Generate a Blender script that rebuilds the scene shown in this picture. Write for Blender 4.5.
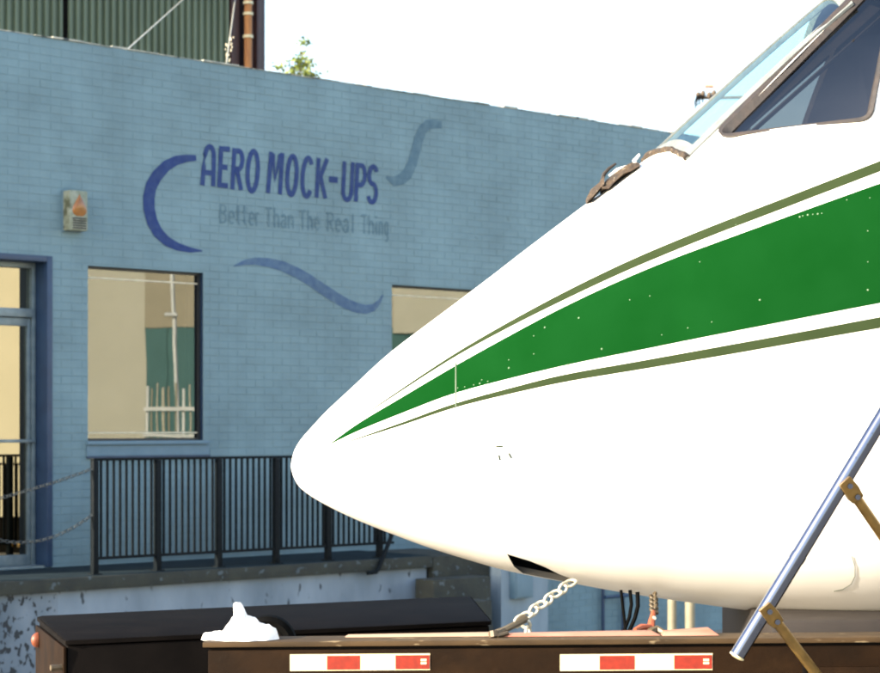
import bpy, bmesh, math, random
import numpy as np
from mathutils import Vector, Matrix

random.seed(7)
for o in list(bpy.data.objects):
    bpy.data.objects.remove(o)
scene = bpy.context.scene
COL = scene.collection

# ------------------------------------------------------------------ camera
FPX, CX, YH, CAMH = 2000.0, 440.0, 425.0, 2.45      # focal length / horizon in photo pixels, eye height
cam = bpy.data.cameras.new('camera')
cam.sensor_width = 36.0
cam.lens = FPX / 880.0 * 36.0
cam.shift_y = (YH - 336.5) / 880.0
cam.clip_end = 2000
cam.dof.use_dof = True
cam.dof.focus_distance = 6.6
cam.dof.aperture_fstop = 8.0
camo = bpy.data.objects.new('camera', cam)
COL.objects.link(camo)
camo.location = (0, 0, CAMH)
camo.rotation_euler = (math.pi / 2, 0, 0)
scene.camera = camo

# ------------------------------------------------------------------ sky, sun, exposure
SUN_AZ, SUN_EL = math.radians(241), math.radians(20)
world = bpy.data.worlds.new('World')
scene.world = world
world.use_nodes = True
wn = world.node_tree.nodes
sky = wn.new('ShaderNodeTexSky')
sky.sky_type = 'NISHITA'
sky.sun_disc = False
sky.sun_elevation = SUN_EL
sky.sun_rotation = SUN_AZ
sky.dust_density = 2.2
sky.air_density = 1.0
world.node_tree.links.new(sky.outputs[0], wn['Background'].inputs[0])
wn['Background'].inputs[1].default_value = 0.15
sl = bpy.data.lights.new('sun', 'SUN')
sl.energy = 3.6
sl.angle = math.radians(0.5)
sl.color = (1.0, 0.90, 0.74)
so = bpy.data.objects.new('sun', sl)
COL.objects.link(so)
SDIR = Vector((math.sin(SUN_AZ) * math.cos(SUN_EL), math.cos(SUN_AZ) * math.cos(SUN_EL), math.sin(SUN_EL)))
so.rotation_euler = SDIR.to_track_quat('Z', 'Y').to_euler()
so.location = SDIR * 60
scene.view_settings.view_transform = 'Standard'
scene.view_settings.look = 'None'
scene.view_settings.gamma = 1.0
scene.view_settings.exposure = 2.1
scene.render.engine = 'CYCLES'
scene.cycles.max_bounces = 8
scene.render.film_transparent = False
scene.cycles.filter_width = 1.9

# ------------------------------------------------------------------ helpers
def P(px, py, Y):
    return Vector(((px - CX) / FPX * Y, Y, CAMH - (py - YH) / FPX * Y))

A = math.atan2(1.0, (2577 - CX) / FPX)                # bearing of the long painted wall
WD = Vector((math.cos(A), math.sin(A), 0))
WN = Vector((math.sin(A), -math.cos(A), 0))           # out of the wall
W0 = P(92, YH, 17.86); W0.z = 0

def WL(t, off, z):                                    # wall space -> world (off = metres out of the wall)
    return W0 + WD * t + WN * off + Vector((0, 0, z))

def wpx(px, py, off=0.0):                             # pixel on plane `off` in front of the wall -> (t, z)
    r = Vector(((px - CX) / FPX, 1, -(py - YH) / FPX))
    k = (W0.dot(WN) + off) / (r.x * WN.x + r.y * WN.y)
    p = Vector((r.x * k, k, 0))
    return (p - W0).dot(WD), CAMH + r.z * k

def mirror(p):                                        # across the wall plane
    d = (p - W0).dot(WN) + .075                       # the glass sits a little back
    return p - WN * (2 * d)

def empty(name, loc, rz=0.0):
    o = bpy.data.objects.new(name, None)
    COL.objects.link(o)
    o.location = loc
    o.rotation_euler = (0, 0, rz)
    o.empty_display_size = 0.1
    return o

def rootm(o):
    m = Matrix.Translation(o.location) @ Matrix.Rotation(o.rotation_euler.z, 4, 'Z')
    return m

def tag(o, label=None, cat=None, group=None, kind=None):
    if label: o['label'] = label
    if cat: o['category'] = cat
    if group: o['group'] = group
    if kind: o['kind'] = kind
    return o

class MB:
    def __init__(s):
        s.v = []; s.f = []; s.m = []
    def face_offset(s): return len(s.v)
    def add(s, vs, fs, mi=0):
        b = len(s.v)
        s.v += [tuple(x) for x in vs]
        for f in fs:
            s.f.append(tuple(b + i for i in f)); s.m.append(mi)
        return s
    def hexa(s, c, mi=0):                             # 8 corners: 4 bottom ring, 4 top ring
        return s.add(c, [(3, 2, 1, 0), (4, 5, 6, 7), (0, 1, 5, 4), (1, 2, 6, 5), (2, 3, 7, 6), (3, 0, 4, 7)], mi)
    def box(s, x0, x1, y0, y1, z0, z1, mi=0, T=None):
        c = [Vector(q) for q in ((x0, y0, z0), (x1, y0, z0), (x1, y1, z0), (x0, y1, z0), (x0, y0, z1), (x1, y0, z1), (x1, y1, z1), (x0, y1, z1))]
        if T: c = [T(*q) for q in c]
        return s.hexa(c, mi)
    def wbox(s, t0, t1, o0, o1, z0, z1, mi=0):        # box in wall space
        return s.box(t0, t1, o0, o1, z0, z1, mi, WL)
    def tube(s, pts, r, seg=8, cap=True, mi=0):
        pts = [Vector(p) for p in pts]
        n = len(pts)
        rr = r if isinstance(r, (list, tuple)) else [r] * n
        up = None
        rings = []
        for i, p in enumerate(pts):
            d = (pts[min(i + 1, n - 1)] - pts[max(i - 1, 0)]).normalized()
            if up is None:
                up = Vector((0, 0, 1)) if abs(d.z) < .9 else Vector((1, 0, 0))
            a = d.cross(up).normalized(); b = a.cross(d).normalized(); up = b
            rings.append([p + (a * math.cos(2 * math.pi * k / seg) + b * math.sin(2 * math.pi * k / seg)) * rr[i] for k in range(seg)])
        vs = [v for rg in rings for v in rg]
        fs = []
        for i in range(n - 1):
            for k in range(seg):
                k2 = (k + 1) % seg
                fs.append((i * seg + k, i * seg + k2, (i + 1) * seg + k2, (i + 1) * seg + k))
        if cap:
            fs.append(tuple(range(seg - 1, -1, -1)))
            fs.append(tuple((n - 1) * seg + k for k in range(seg)))
        return s.add(vs, fs, mi)
    def grid(s, rows, mi=0, close=False):
        n, m = len(rows), len(rows[0])
        vs = [v for r in rows for v in r]
        fs = []
        for i in range(n - 1):
            for j in range(m if close else m - 1):
                j2 = (j + 1) % m
                fs.append((i * m + j, i * m + j2, (i + 1) * m + j2, (i + 1) * m + j))
        return s.add(vs, fs, mi)
    def build(s, name, mats, parent=None, smooth=False, recalc=True, bevel=0, angle=35):
        me = bpy.data.meshes.new(name)
        me.from_pydata(s.v, [], s.f)
        mats = mats if isinstance(mats, (list, tuple)) else [mats]
        for m in mats: me.materials.append(m)
        for p, mi in zip(me.polygons, s.m): p.material_index = mi
        if recalc or bevel:
            bm = bmesh.new(); bm.from_mesh(me)
            if recalc: bmesh.ops.recalc_face_normals(bm, faces=bm.faces)
            if bevel:
                es = [e for e in bm.edges if len(e.link_faces) == 2 and e.calc_face_angle(0) > .5]
                bmesh.ops.bevel(bm, geom=es, offset=bevel, segments=2, profile=.6, affect='EDGES')
            bm.to_mesh(me); bm.free()
        if smooth or bevel:
            me.shade_smooth()
            me.set_sharp_from_angle(angle=math.radians(angle))
        me.update()
        o = bpy.data.objects.new(name, me)
        COL.objects.link(o)
        if parent is not None: adopt(o, parent)
        return o

def adopt(o, parent):
    o.parent = parent
    p = parent; m = Matrix.Identity(4)
    if p.type == 'EMPTY': m = rootm(p)
    else: m = p.matrix_basis.copy()
    o.matrix_parent_inverse = m.inverted()
    return o

# ------------------------------------------------------------------ materials
def newmat(name):
    m = bpy.data.materials.new(name); m.use_nodes = True
    n = m.node_tree.nodes; n.clear()
    out = n.new('ShaderNodeOutputMaterial')
    return m, n, m.node_tree.links, out

def pmat(name, c1, c2=None, scale=6.0, rough=.6, metal=0.0, bump=0.0, bscale=40.0, spots=None, spot_scale=20, spot_lo=.62, spot_hi=.68, coat=0.0, stretch=(1, 1, 1), spec=.5, rough2=None):
    m, n, L, out = newmat(name)
    b = n.new('ShaderNodeBsdfPrincipled')
    L.new(b.outputs[0], out.inputs[0])
    b.inputs['Roughness'].default_value = rough
    b.inputs['Metallic'].default_value = metal
    b.inputs['Coat Weight'].default_value = coat
    b.inputs['Specular IOR Level'].default_value = spec
    g = n.new('ShaderNodeNewGeometry')
    mp = n.new('ShaderNodeMapping'); mp.inputs['Scale'].default_value = stretch
    L.new(g.outputs['Position'], mp.inputs['Vector'])
    c2 = c2 or tuple(x * .8 for x in c1)
    nz = n.new('ShaderNodeTexNoise'); nz.inputs['Scale'].default_value = scale; nz.inputs['Detail'].default_value = 6
    L.new(mp.outputs[0], nz.inputs['Vector'])
    r = n.new('ShaderNodeValToRGB')
    r.color_ramp.elements[0].position = .32; r.color_ramp.elements[1].position = .68
    r.color_ramp.elements[0].color = (*c1, 1); r.color_ramp.elements[1].color = (*c2, 1)
    L.new(nz.outputs[0], r.inputs[0])
    col = r.outputs[0]
    if spots:
        sz = n.new('ShaderNodeTexNoise'); sz.inputs['Scale'].default_value = spot_scale; sz.inputs['Detail'].default_value = 5
        L.new(mp.outputs[0], sz.inputs['Vector'])
        sr = n.new('ShaderNodeMapRange'); sr.inputs[1].default_value = spot_lo; sr.inputs[2].default_value = spot_hi
        L.new(sz.outputs[0], sr.inputs[0])
        mx = n.new('ShaderNodeMix'); mx.data_type = 'RGBA'
        L.new(sr.outputs[0], mx.inputs[0]); L.new(col, mx.inputs[6]); mx.inputs[7].default_value = (*spots, 1)
        col = mx.outputs[2]
    L.new(col, b.inputs['Base Color'])
    if rough2 is not None:
        rr = n.new('ShaderNodeMapRange'); rr.inputs[3].default_value = rough; rr.inputs[4].default_value = rough2
        rr.inputs[1].default_value = .35; rr.inputs[2].default_value = .65
        L.new(nz.outputs[0], rr.inputs[0]); L.new(rr.outputs[0], b.inputs['Roughness'])
    if bump:
        bz = n.new('ShaderNodeTexNoise'); bz.inputs['Scale'].default_value = bscale; bz.inputs['Detail'].default_value = 4
        L.new(mp.outputs[0], bz.inputs['Vector'])
        bp = n.new('ShaderNodeBump'); bp.inputs['Strength'].default_value = bump; bp.inputs['Distance'].default_value = .01
        L.new(bz.outputs[0], bp.inputs['Height']); L.new(bp.outputs[0], b.inputs['Normal'])
    return m

COURSE, BRICKL, BRICKJ = 0.072, 0.216, 0.009

def brickpaint(name, ca, cb, joint, ref, joint_amt=.6, bump=.25, fade=None, fade_amt=0.0):
    """paint on brickwork: per-brick tint and soft joints, in the wall's own space"""
    m, n, L, out = newmat(name)
    b = n.new('ShaderNodeBsdfPrincipled'); L.new(b.outputs[0], out.inputs[0])
    b.inputs['Roughness'].default_value = .75
    tc = n.new('ShaderNodeTexCoord'); tc.object = ref
    sp = n.new('ShaderNodeSeparateXYZ'); cb_ = n.new('ShaderNodeCombineXYZ')
    L.new(tc.outputs['Object'], sp.inputs[0]); L.new(sp.outputs[0], cb_.inputs[0]); L.new(sp.outputs[2], cb_.inputs[1])
    bt = n.new('ShaderNodeTexBrick')
    bt.offset = .5; bt.squash = 1
    bt.inputs['Scale'].default_value = 1
    bt.inputs['Brick Width'].default_value = BRICKL; bt.inputs['Row Height'].default_value = COURSE
    bt.inputs['Mortar Size'].default_value = BRICKJ * .55; bt.inputs['Mortar Smooth'].default_value = .6
    bt.inputs['Color1'].default_value = (*ca, 1); bt.inputs['Color2'].default_value = (*cb, 1)
    jm = tuple(c * (1 - joint_amt) + j * joint_amt for c, j in zip(ca, joint))
    bt.inputs['Mortar'].default_value = (*jm, 1)
    L.new(cb_.outputs[0], bt.inputs['Vector'])
    nz = n.new('ShaderNodeTexNoise'); nz.inputs['Scale'].default_value = 1.3; nz.inputs['Detail'].default_value = 7; nz.inputs['Roughness'].default_value = .65
    L.new(tc.outputs['Object'], nz.inputs['Vector'])
    mr = n.new('ShaderNodeMapRange'); mr.inputs[1].default_value = .3; mr.inputs[2].default_value = .7; mr.inputs[3].default_value = .78; mr.inputs[4].default_value = 1.13
    L.new(nz.outputs[0], mr.inputs[0])
    mx = n.new('ShaderNodeMix'); mx.data_type = 'RGBA'; mx.blend_type = 'MULTIPLY'; mx.inputs[0].default_value = 1
    L.new(bt.outputs[0], mx.inputs[6]); L.new(mr.outputs[0], mx.inputs[7])
    # grime that streaks downwards
    mp = n.new('ShaderNodeMapping'); mp.inputs['Scale'].default_value = (5, 5, .7)
    L.new(tc.outputs['Object'], mp.inputs[0])
    sz = n.new('ShaderNodeTexNoise'); sz.inputs['Scale'].default_value = 1.6; sz.inputs['Detail'].default_value = 5
    L.new(mp.outputs[0], sz.inputs['Vector'])
    sr = n.new('ShaderNodeMapRange'); sr.inputs[1].default_value = .55; sr.inputs[2].default_value = .8; sr.inputs[3].default_value = 0; sr.inputs[4].default_value = .22
    L.new(sz.outputs[0], sr.inputs[0])
    gx = n.new('ShaderNodeMix'); gx.data_type = 'RGBA'
    L.new(sr.outputs[0], gx.inputs[0]); L.new(mx.outputs[2], gx.inputs[6])
    gx.inputs[7].default_value = (ca[0] * .62, ca[1] * .66, ca[2] * .66, 1)
    hz_ = n.new('ShaderNodeTexNoise'); hz_.inputs['Scale'].default_value = 8.5; hz_.inputs['Detail'].default_value = 3      # pock marks and chipped corners
    L.new(tc.outputs['Object'], hz_.inputs['Vector'])
    hr_ = n.new('ShaderNodeMapRange'); hr_.inputs[1].default_value = .70; hr_.inputs[2].default_value = .76; hr_.inputs[4].default_value = .5
    L.new(hz_.outputs[0], hr_.inputs[0])
    hx = n.new('ShaderNodeMix'); hx.data_type = 'RGBA'
    L.new(hr_.outputs[0], hx.inputs[0]); L.new(gx.outputs[2], hx.inputs[6]); hx.inputs[7].default_value = (ca[0] * .4, ca[1] * .42, ca[2] * .42, 1)
    col = hx.outputs[2]
    if fade:
        fz = n.new('ShaderNodeTexNoise'); fz.inputs['Scale'].default_value = 14; fz.inputs['Detail'].default_value = 5
        L.new(tc.outputs['Object'], fz.inputs['Vector'])
        fr = n.new('ShaderNodeMapRange'); fr.inputs[1].default_value = .4; fr.inputs[2].default_value = .7; fr.inputs[3].default_value = 0; fr.inputs[4].default_value = fade_amt
        L.new(fz.outputs[0], fr.inputs[0])
        fx = n.new('ShaderNodeMix'); fx.data_type = 'RGBA'
        L.new(fr.outputs[0], fx.inputs[0]); L.new(col, fx.inputs[6]); fx.inputs[7].default_value = (*fade, 1)
        col = fx.outputs[2]
    L.new(col, b.inputs['Base Color'])
    bz = n.new('ShaderNodeTexNoise'); bz.inputs['Scale'].default_value = 60; bz.inputs['Detail'].default_value = 4
    L.new(tc.outputs['Object'], bz.inputs['Vector'])
    bp = n.new('ShaderNodeBump'); bp.inputs['Strength'].default_value = bump; bp.inputs['Distance'].default_value = .006
    L.new(bz.outputs[0], bp.inputs['Height']); L.new(bp.outputs[0], b.inputs['Normal'])
    return m

def filmglass(name, refl, body, tint=(1, 1, 1), rough=.0, wav=0.02):
    """solar-film window glass: part mirror, part dark body"""
    m, n, L, out = newmat(name)
    gl = n.new('ShaderNodeBsdfGlossy'); gl.inputs['Roughness'].default_value = rough; gl.inputs['Color'].default_value = (*tint, 1)
    tr = n.new('ShaderNodeBsdfTransparent'); tr.inputs['Color'].default_value = (*body, 1)
    mx = n.new('ShaderNodeMixShader'); mx.inputs[0].default_value = refl
    L.new(tr.outputs[0], mx.inputs[1]); L.new(gl.outputs[0], mx.inputs[2]); L.new(mx.outputs[0], out.inputs[0])
    if wav:
        g = n.new('ShaderNodeNewGeometry')
        nz = n.new('ShaderNodeTexNoise'); nz.inputs['Scale'].default_value = 2.2; nz.inputs['Detail'].default_value = 1
        L.new(g.outputs['Position'], nz.inputs['Vector'])
        bp = n.new('ShaderNodeBump'); bp.inputs['Strength'].default_value = wav; bp.inputs['Distance'].default_value = .05
        L.new(nz.outputs[0], bp.inputs['Height']); L.new(bp.outputs[0], gl.inputs['Normal'])
    return m

bld = empty('painted_brick_building', W0, A)
BLUE_A, BLUE_B = (.143, .224, .254), (.150, .233, .264)
M = {}
M['blue'] = brickpaint('blue_brick_paint', BLUE_A, BLUE_B, (.075, .14, .18), bld, joint_amt=.16)
M['navy'] = brickpaint('navy_sign_paint', (.0042, .024, .125), (.0052, .027, .135), (.004, .020, .10), bld, fade=BLUE_A, fade_amt=.10)
M['slate'] = brickpaint('slate_sign_paint', (.043, .088, .172), (.048, .096, .182), (.034, .072, .14), bld, fade=BLUE_A, fade_amt=.35)
M['teal_sw'] = brickpaint('teal_sign_paint', (.060, .122, .166), (.066, .13, .175), (.048, .098, .14), bld, fade=BLUE_A, fade_amt=.35)
M['faded'] = brickpaint('faded_sign_paint', (.075, .142, .18), (.08, .15, .188), (.065, .125, .16), bld, fade=BLUE_A, fade_amt=.45)
M['trim'] = pmat('blue_trim_paint', (.110, .185, .24), (.09, .16, .21), 8, .55, bump=.1)
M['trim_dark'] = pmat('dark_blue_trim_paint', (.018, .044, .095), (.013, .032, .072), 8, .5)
M['alu'] = pmat('weathered_aluminium', (.20, .25, .265), (.13, .175, .20), 12, .45, metal=.3)
M['black_frame'] = pmat('black_window_frame', (.012, .014, .016), (.02, .022, .025), 20, .5)
M['winglass'] = filmglass('film_window_glass', .115, (.25, .25, .25), (.92, 1.0, 1.0), wav=.007)
M['doorglass'] = filmglass('film_door_glass', .19, (.05, .05, .05), (1.0, .98, .80), wav=.003)
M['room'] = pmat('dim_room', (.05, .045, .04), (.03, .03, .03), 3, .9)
M['bead'] = pmat('pale_window_bead', (.62, .56, .42), (.46, .40, .29), 15, .5)
M['coping'] = pmat('chipped_mortar_coping', (.46, .44, .36), (.22, .24, .22), 9, .9, bump=.6, bscale=25, spots=(.06, .07, .07), spot_scale=7, spot_lo=.56, spot_hi=.62)
M['roofing'] = pmat('roof_felt', (.12, .12, .12), (.08, .08, .08), 3, .95)
M['concrete'] = pmat('old_concrete', (.022, .033, .038), (.015, .023, .027), 5, .95, bump=.4, spec=.05)
M['nosing'] = pmat('olive_slab_edge', (.030, .033, .024), (.016, .019, .016), 6, .85, bump=.4, spots=(.06, .08, .09), spot_scale=16, spot_lo=.62, spot_hi=.66)
M['whitewash'] = pmat('chipped_shaded_whitewash', (.165, .205, .245), (.085, .115, .145), 2.2, .85, bump=.5, bscale=18, spots=(.02, .025, .03), spot_scale=19, spot_lo=.555, spot_hi=.60, stretch=(1, 1, .75))  # dark chips, over a base tone lowered to stand for shade
M['whitewash2'] = pmat('whitewash_stained', (.26, .33, .38), (.16, .21, .25), 3.0, .85, bump=.4, bscale=18, spots=(.10, .14, .18), spot_scale=5, spot_lo=.6, spot_hi=.7, stretch=(1, 1, .35))
M['whitewash3'] = pmat('streaked_whitewash', (.20, .25, .30), (.125, .165, .205), 3.0, .85, bump=.4, bscale=18, spots=(.035, .045, .055), spot_scale=11, spot_lo=.63, spot_hi=.68, stretch=(1, 1, .45))
M['rail'] = pmat('black_railing_paint', (.003, .0055, .0075), (.005, .0075, .0095), 20, .6, spec=.1)
M['asphalt'] = pmat('yard_concrete', (.26, .24, .20), (.21, .19, .16), 3, .9, bump=.3)
M['chain_dull'] = pmat('dull_rope_steel', (.05, .06, .066), (.03, .036, .04), 30, .7, metal=.2, spec=.2)

# ------------------------------------------------------------------ ground
g = MB(); g.add([(-600, -600, 0), (600, -600, 0), (600, 900, 0), (-600, 900, 0)], [(0, 1, 2, 3)])
tag(g.build('ground', M['asphalt']), kind='structure')

# ------------------------------------------------------------------ painted brick building
tag(bld, 'long pale blue painted brick building with navy sign lettering and a door', 'building')
ZTOP = CAMH + (YH - 30) / FPX * P(0, 0, 1).y * 0      # set just below
t0_, ZTOP = wpx(0, 30.5)
TL, TR = -3.2, 17.0
PLATZ = wpx(92, 565)[1]
def opening(pxl, pxr, pyt, pyb, pxm=None):
    tl, _ = wpx(pxl, pyt); tr, _ = wpx(pxr, pyt)
    zt = wpx(pxl, pyt)[1]; zb = wpx(pxl, pyb)[1]
    return [tl, tr, zb, zt]
WIN1 = opening(88, 203.5, 265.5, 441)
WIN2 = opening(392, 545, 284.5, 437)
zb2 = WIN1[2]; WIN2[2] = zb2; WIN2[3] = wpx(392, 284.5)[1]
DT1 = wpx(51.5, 262)[0]; DZT = wpx(51.5, 262)[1]
DOOR = [DT1 - 1.12, DT1, PLATZ, DZT]
OPEN = [WIN1, WIN2, DOOR]
# mortar backing wall as blocks around the openings
ts = sorted(set([TL, TR] + [o[0] for o in OPEN] + [o[1] for o in OPEN]))
zs = sorted(set([0.0, ZTOP] + [o[2] for o in OPEN] + [o[3] for o in OPEN]))
wb = MB()
for i in range(len(ts) - 1):
    run = None
    for j in range(len(zs) - 1):
        tc, zc = (ts[i] + ts[i + 1]) / 2, (zs[j] + zs[j + 1]) / 2
        hole = any(o[0] < tc < o[1] and o[2] < zc < o[3] for o in OPEN)
        if not hole:
            if run is None: run = zs[j]
        if hole or j == len(zs) - 2:
            top = zs[j] if hole else zs[j + 1]
            if run is not None:
                wb.wbox(ts[i], ts[i + 1], -.28, -.0024, run, top)
            run = None
front = wb.build('front_wall', M['blue'], bld)

# bricks, coursed in the wall's own space so that paint tints line up with them
def brick_runs():
    out = []
    r0 = int(PLATZ / COURSE) - 16
    for r in range(max(0, r0), int(ZTOP / COURSE) + 1):
        z0 = r * COURSE + BRICKJ / 2; z1 = (r + 1) * COURSE - BRICKJ / 2
        if z1 > ZTOP: continue
        sh = .5 * BRICKL if r % 2 else 0.0
        k0 = int((TL - sh) / BRICKL) - 1
        for k in range(k0, int((TR - sh) / BRICKL) + 1):
            a = k * BRICKL + sh + BRICKJ / 2; b = a + BRICKL - BRICKJ
            a = max(a, TL + .002); b = min(b, TR - .002)
            segs = [(a, b)]
            for o in OPEN:
                if z1 > o[2] and z0 < o[3]:
                    ns = []
                    for (p, q) in segs:
                        if q <= o[0] or p >= o[1]: ns.append((p, q)); continue
                        if p < o[0]: ns.append((p, o[0] + .001))
                        if q > o[1]: ns.append((o[1] - .001, q))
                    segs = ns
            for (p, q) in segs:
                if q - p > .02: out.append((p, q, z0, z1))
    return out
BR = brick_runs()
def proj(p):
    return CX + p.x / p.y * FPX, YH - (p.z - CAMH) / p.y * FPX
def brick_score(b):
    w = WL((b[0] + b[1]) / 2, 0, (b[2] + b[3]) / 2)
    x, y = proj(w)
    if not (2 < x < 640 and 20 < y < 566): return -1
    if x > 291 and y > 470 - (x - 291) * .95: return -1      # behind the aircraft nose
    if y > 455 and x > 92: return -1
    return (b[1] - b[0]) / w.y / w.y
BR.sort(key=brick_score, reverse=True)
def brick_mesh(mb, p, q, z0, z1, T):
    e = random.uniform(-.0008, .0016); e2 = e + random.uniform(-.0009, .0009); e3 = e + random.uniform(-.001, .001)
    c = .0026
    vs = [T(p, -.008, z0), T(q, -.008, z0), T(q, -.008, z1), T(p, -.008, z1),
          T(p + c, e, z0 + c), T(q - c, e2, z0 + c), T(q - c, e2 + e3 - e, z1 - c), T(p + c, e3, z1 - c)]
    mb.add(vs, [(4, 5, 6, 7), (0, 1, 5, 4), (1, 2, 6, 5), (2, 3, 7, 6), (3, 0, 4, 7)])
wl_m = rootm(bld)
shared = []
for v in range(8):                                     # eight slightly different full bricks share mesh data
    mb = MB()
    brick_mesh(mb, -(BRICKL - BRICKJ) / 2, (BRICKL - BRICKJ) / 2, -(COURSE - BRICKJ) / 2, (COURSE - BRICKJ) / 2, lambda t, o, z: Vector((t, -o, z)))
    me = bpy.data.meshes.new('brick'); me.from_pydata(mb.v, [], mb.f); me.materials.append(M['blue']); shared.append(me)
for b in BR[:300]:
    if abs((b[1] - b[0]) - (BRICKL - BRICKJ)) < 1e-4:
        o = bpy.data.objects.new('brick', random.choice(shared)); COL.objects.link(o)
        o.parent = front
        o.matrix_basis = wl_m @ Matrix.Translation(((b[0] + b[1]) / 2, 0, (b[2] + b[3]) / 2))
    else:
        mb = MB(); brick_mesh(mb, *b, WL); o = mb.build('brick', M['blue'], front, recalc=False)
mb = MB()
for b in BR[300:]: brick_mesh(mb, *b, WL)
tag(mb.build('brickwork', M['blue'], front, recalc=False), kind='stuff')

# coping of broken mortar, with loose chips
mb = MB()
t = TL
while t < TR:
    l = random.uniform(.10, .34)
    h = random.choice([.008, .010, .012, .016, .024]) * random.uniform(.7, 1.2)
    mb.wbox(t, min(t + l - .004, TR), -.27 + random.uniform(0, .02), .006 + random.uniform(-.012, .010), ZTOP + .001 + random.uniform(0, .003), ZTOP + h)
    t += l
mb.build('coping', M['coping'], bld, bevel=.005)
# side wall, rear wall and roof of the blue building
mb = MB()
mb.wbox(TL, TL + .25, -6.0, -.29, 0, ZTOP - .1).wbox(TR - .25, TR, -6.0, -.29, 0, ZTOP - .1).wbox(TL + .26, TR - .26, -6.0, -5.75, 0, ZTOP - .1)
mb.build('rear_wall', M['trim'], bld)
MB().wbox(TL + .26, TR - .26, -5.74, -.29, ZTOP - .45, ZTOP - .3).build('roof', M['roofing'], bld)
# dim interior partition behind the glass
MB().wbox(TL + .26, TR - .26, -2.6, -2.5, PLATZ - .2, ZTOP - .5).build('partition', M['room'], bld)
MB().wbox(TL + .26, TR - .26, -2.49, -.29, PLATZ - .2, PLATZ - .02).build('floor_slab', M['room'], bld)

def window(o, name='window', sill=True, label=None):
    t0, t1, z0, z1 = o
    w = MB()
    f = .022
    # frame: head, sill rail, jambs
    w.wbox(t0 + .001, t1 - .001, -.10, -.05, z1 - f, z1 - .001).wbox(t0 + .001, t1 - .001, -.10, -.05, z0 + .001, z0 + f)
    w.wbox(t0 + .001, t0 + f, -.10, -.05, z0 + f + .001, z1 - f - .001).wbox(t1 - f, t1 - .001, -.10, -.05, z0 + f + .001, z1 - f - .001)
    fr = w.build(name, M['black_frame'], bld)
    if label: fr['label'] = label
    p = MB(); p.add([WL(t0 + f, -.075, z0 + f), WL(t1 - f, -.075, z0 + f), WL(t1 - f, -.075, z1 - f), WL(t0 + f, -.075, z1 - f)], [(0, 1, 2, 3)])
    p.build('pane', M['winglass'], fr, recalc=False)
    b = MB(); b.wbox(t0 + f + .001, t1 - f - .001, -.072, -.063, z1 - f - .085, z1 - f - .072); b.build('top_bead', M['bead'], fr)
    b = MB(); b.wbox(t0 + f + .001, t1 - f - .001, -.072, -.063, z0 + f + .045, z0 + f + .056); b.build('bottom_bead', M['bead'], fr)
    if sill:
        s = MB(); s.wbox(t0 - .02, t1 + .04, -.049, .035, z0 - .035, z0 - .001); s.build('sill', M['trim'], fr, bevel=.006)
        s = MB(); s.wbox(t0 - .02, t1 + .06, .004, .012, z0 - .135, z0 - .04); s.build('apron', M['trim'], fr)
        s = MB(); s.wbox(t0 - .02, t1 + .06, .004, .03, z0 - .155, z0 - .137); s.build('apron_moulding', M['trim_dark'], fr)
    # reveals in the dark trim colour, darker than the wall
    for a, b in ((t1, t1 + .004), (t0 - .004, t0)):
        MB().wbox(a, b, -.278, -.009, z0, z1).build('reveal', M['trim_dark'], fr)
    return fr
window(WIN1, label='large square window with pale building reflected and deep sill')
window(WIN2, label='half hidden window behind the aircraft nose')

# door: recessed aluminium shopfront with transom light and push bar
t0, t1, z0, z1 = DOOR
d = MB()
RD = -.20                                              # depth of the door leaf
tA, tB = t0 + .03, t1 - .055
zTr = wpx(20, 312, RD)[1]
for (a, b, c, e) in ((tA - .03, tA + .05, z0 + .005, z1), (tB - .035, tB, z0 + .005, z1)):
    d.wbox(a, b, RD - .06, RD + .03, c, e - .002)
d.wbox(tA + .051, tB - .036, RD - .06, RD + .03, z1 - .05, z1 - .003)
d.wbox(tA + .051, tB - .036, RD - .06, RD + .045, zTr - .045, zTr + .03)
dr = d.build('door', M['alu'], bld, bevel=.004)
dr['label'] = 'recessed glazed entrance door with transom light above it'
l = MB()
la, lb = tA + .06, tB - .04
zl1 = zTr - .052
l.wbox(la, la + .07, RD - .045, RD + .01, z0 + .02, zl1).wbox(lb - .03, lb, RD - .045, RD + .01, z0 + .02, zl1)
l.wbox(la + .071, lb - .031, RD - .045, RD + .01, zl1 - .07, zl1).wbox(la + .071, lb - .031, RD - .045, RD + .01, z0 + .02, z0 + .11)
l.build('door_leaf', M['alu'], dr, bevel=.003)
def pane(a, b, c, e, off, par, mat):
    p = MB(); p.add([WL(a, off, c), WL(b, off, c), WL(b, off, e), WL(a, off, e)], [(0, 1, 2, 3)])
    return p.build('pane', M[mat], par, recalc=False)
pane(la + .07, lb - .03, z0 + .11, zl1 - .07, RD - .02, dr, 'doorglass')
pane(tA + .05, tB - .035, zTr + .03, z1 - .05, RD - .02, dr, 'doorglass')
zb_ = wpx(20, 441, RD)[1]
MB().wbox(la, lb + .03, RD + .02, RD + .05, zb_ - .014, zb_ + .014).build('push_bar', M['alu'], dr, bevel=.006)
MB().wbox(tA - .03, tB + .0, -.28, -.02, z0 + .0015, z0 + .018).build('threshold', M['alu'], dr)
rv = MB(); rv.wbox(t1 - .05, t1 + .004, -.278, .012, z0 + .004, z1 + .05).wbox(t0 - .06, t0 + .002, -.278, .012, z0 + .004, z1 + .05).wbox(t0 + .003, t1 - .051, -.278, .012, z1 - .002, z1 + .05)
rv.build('door_casing', M['trim_dark'], dr, bevel=.004)
k = MB(); kt, kz = wpx(17, 545, RD); k.wbox(kt - .012, kt + .012, RD + .011, RD + .03, kz - .02, kz + .025)
k.build('door_stop', pmat('brass', (.55, .32, .10), None, 20, .35, metal=.8), dr, bevel=.004)

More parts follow.
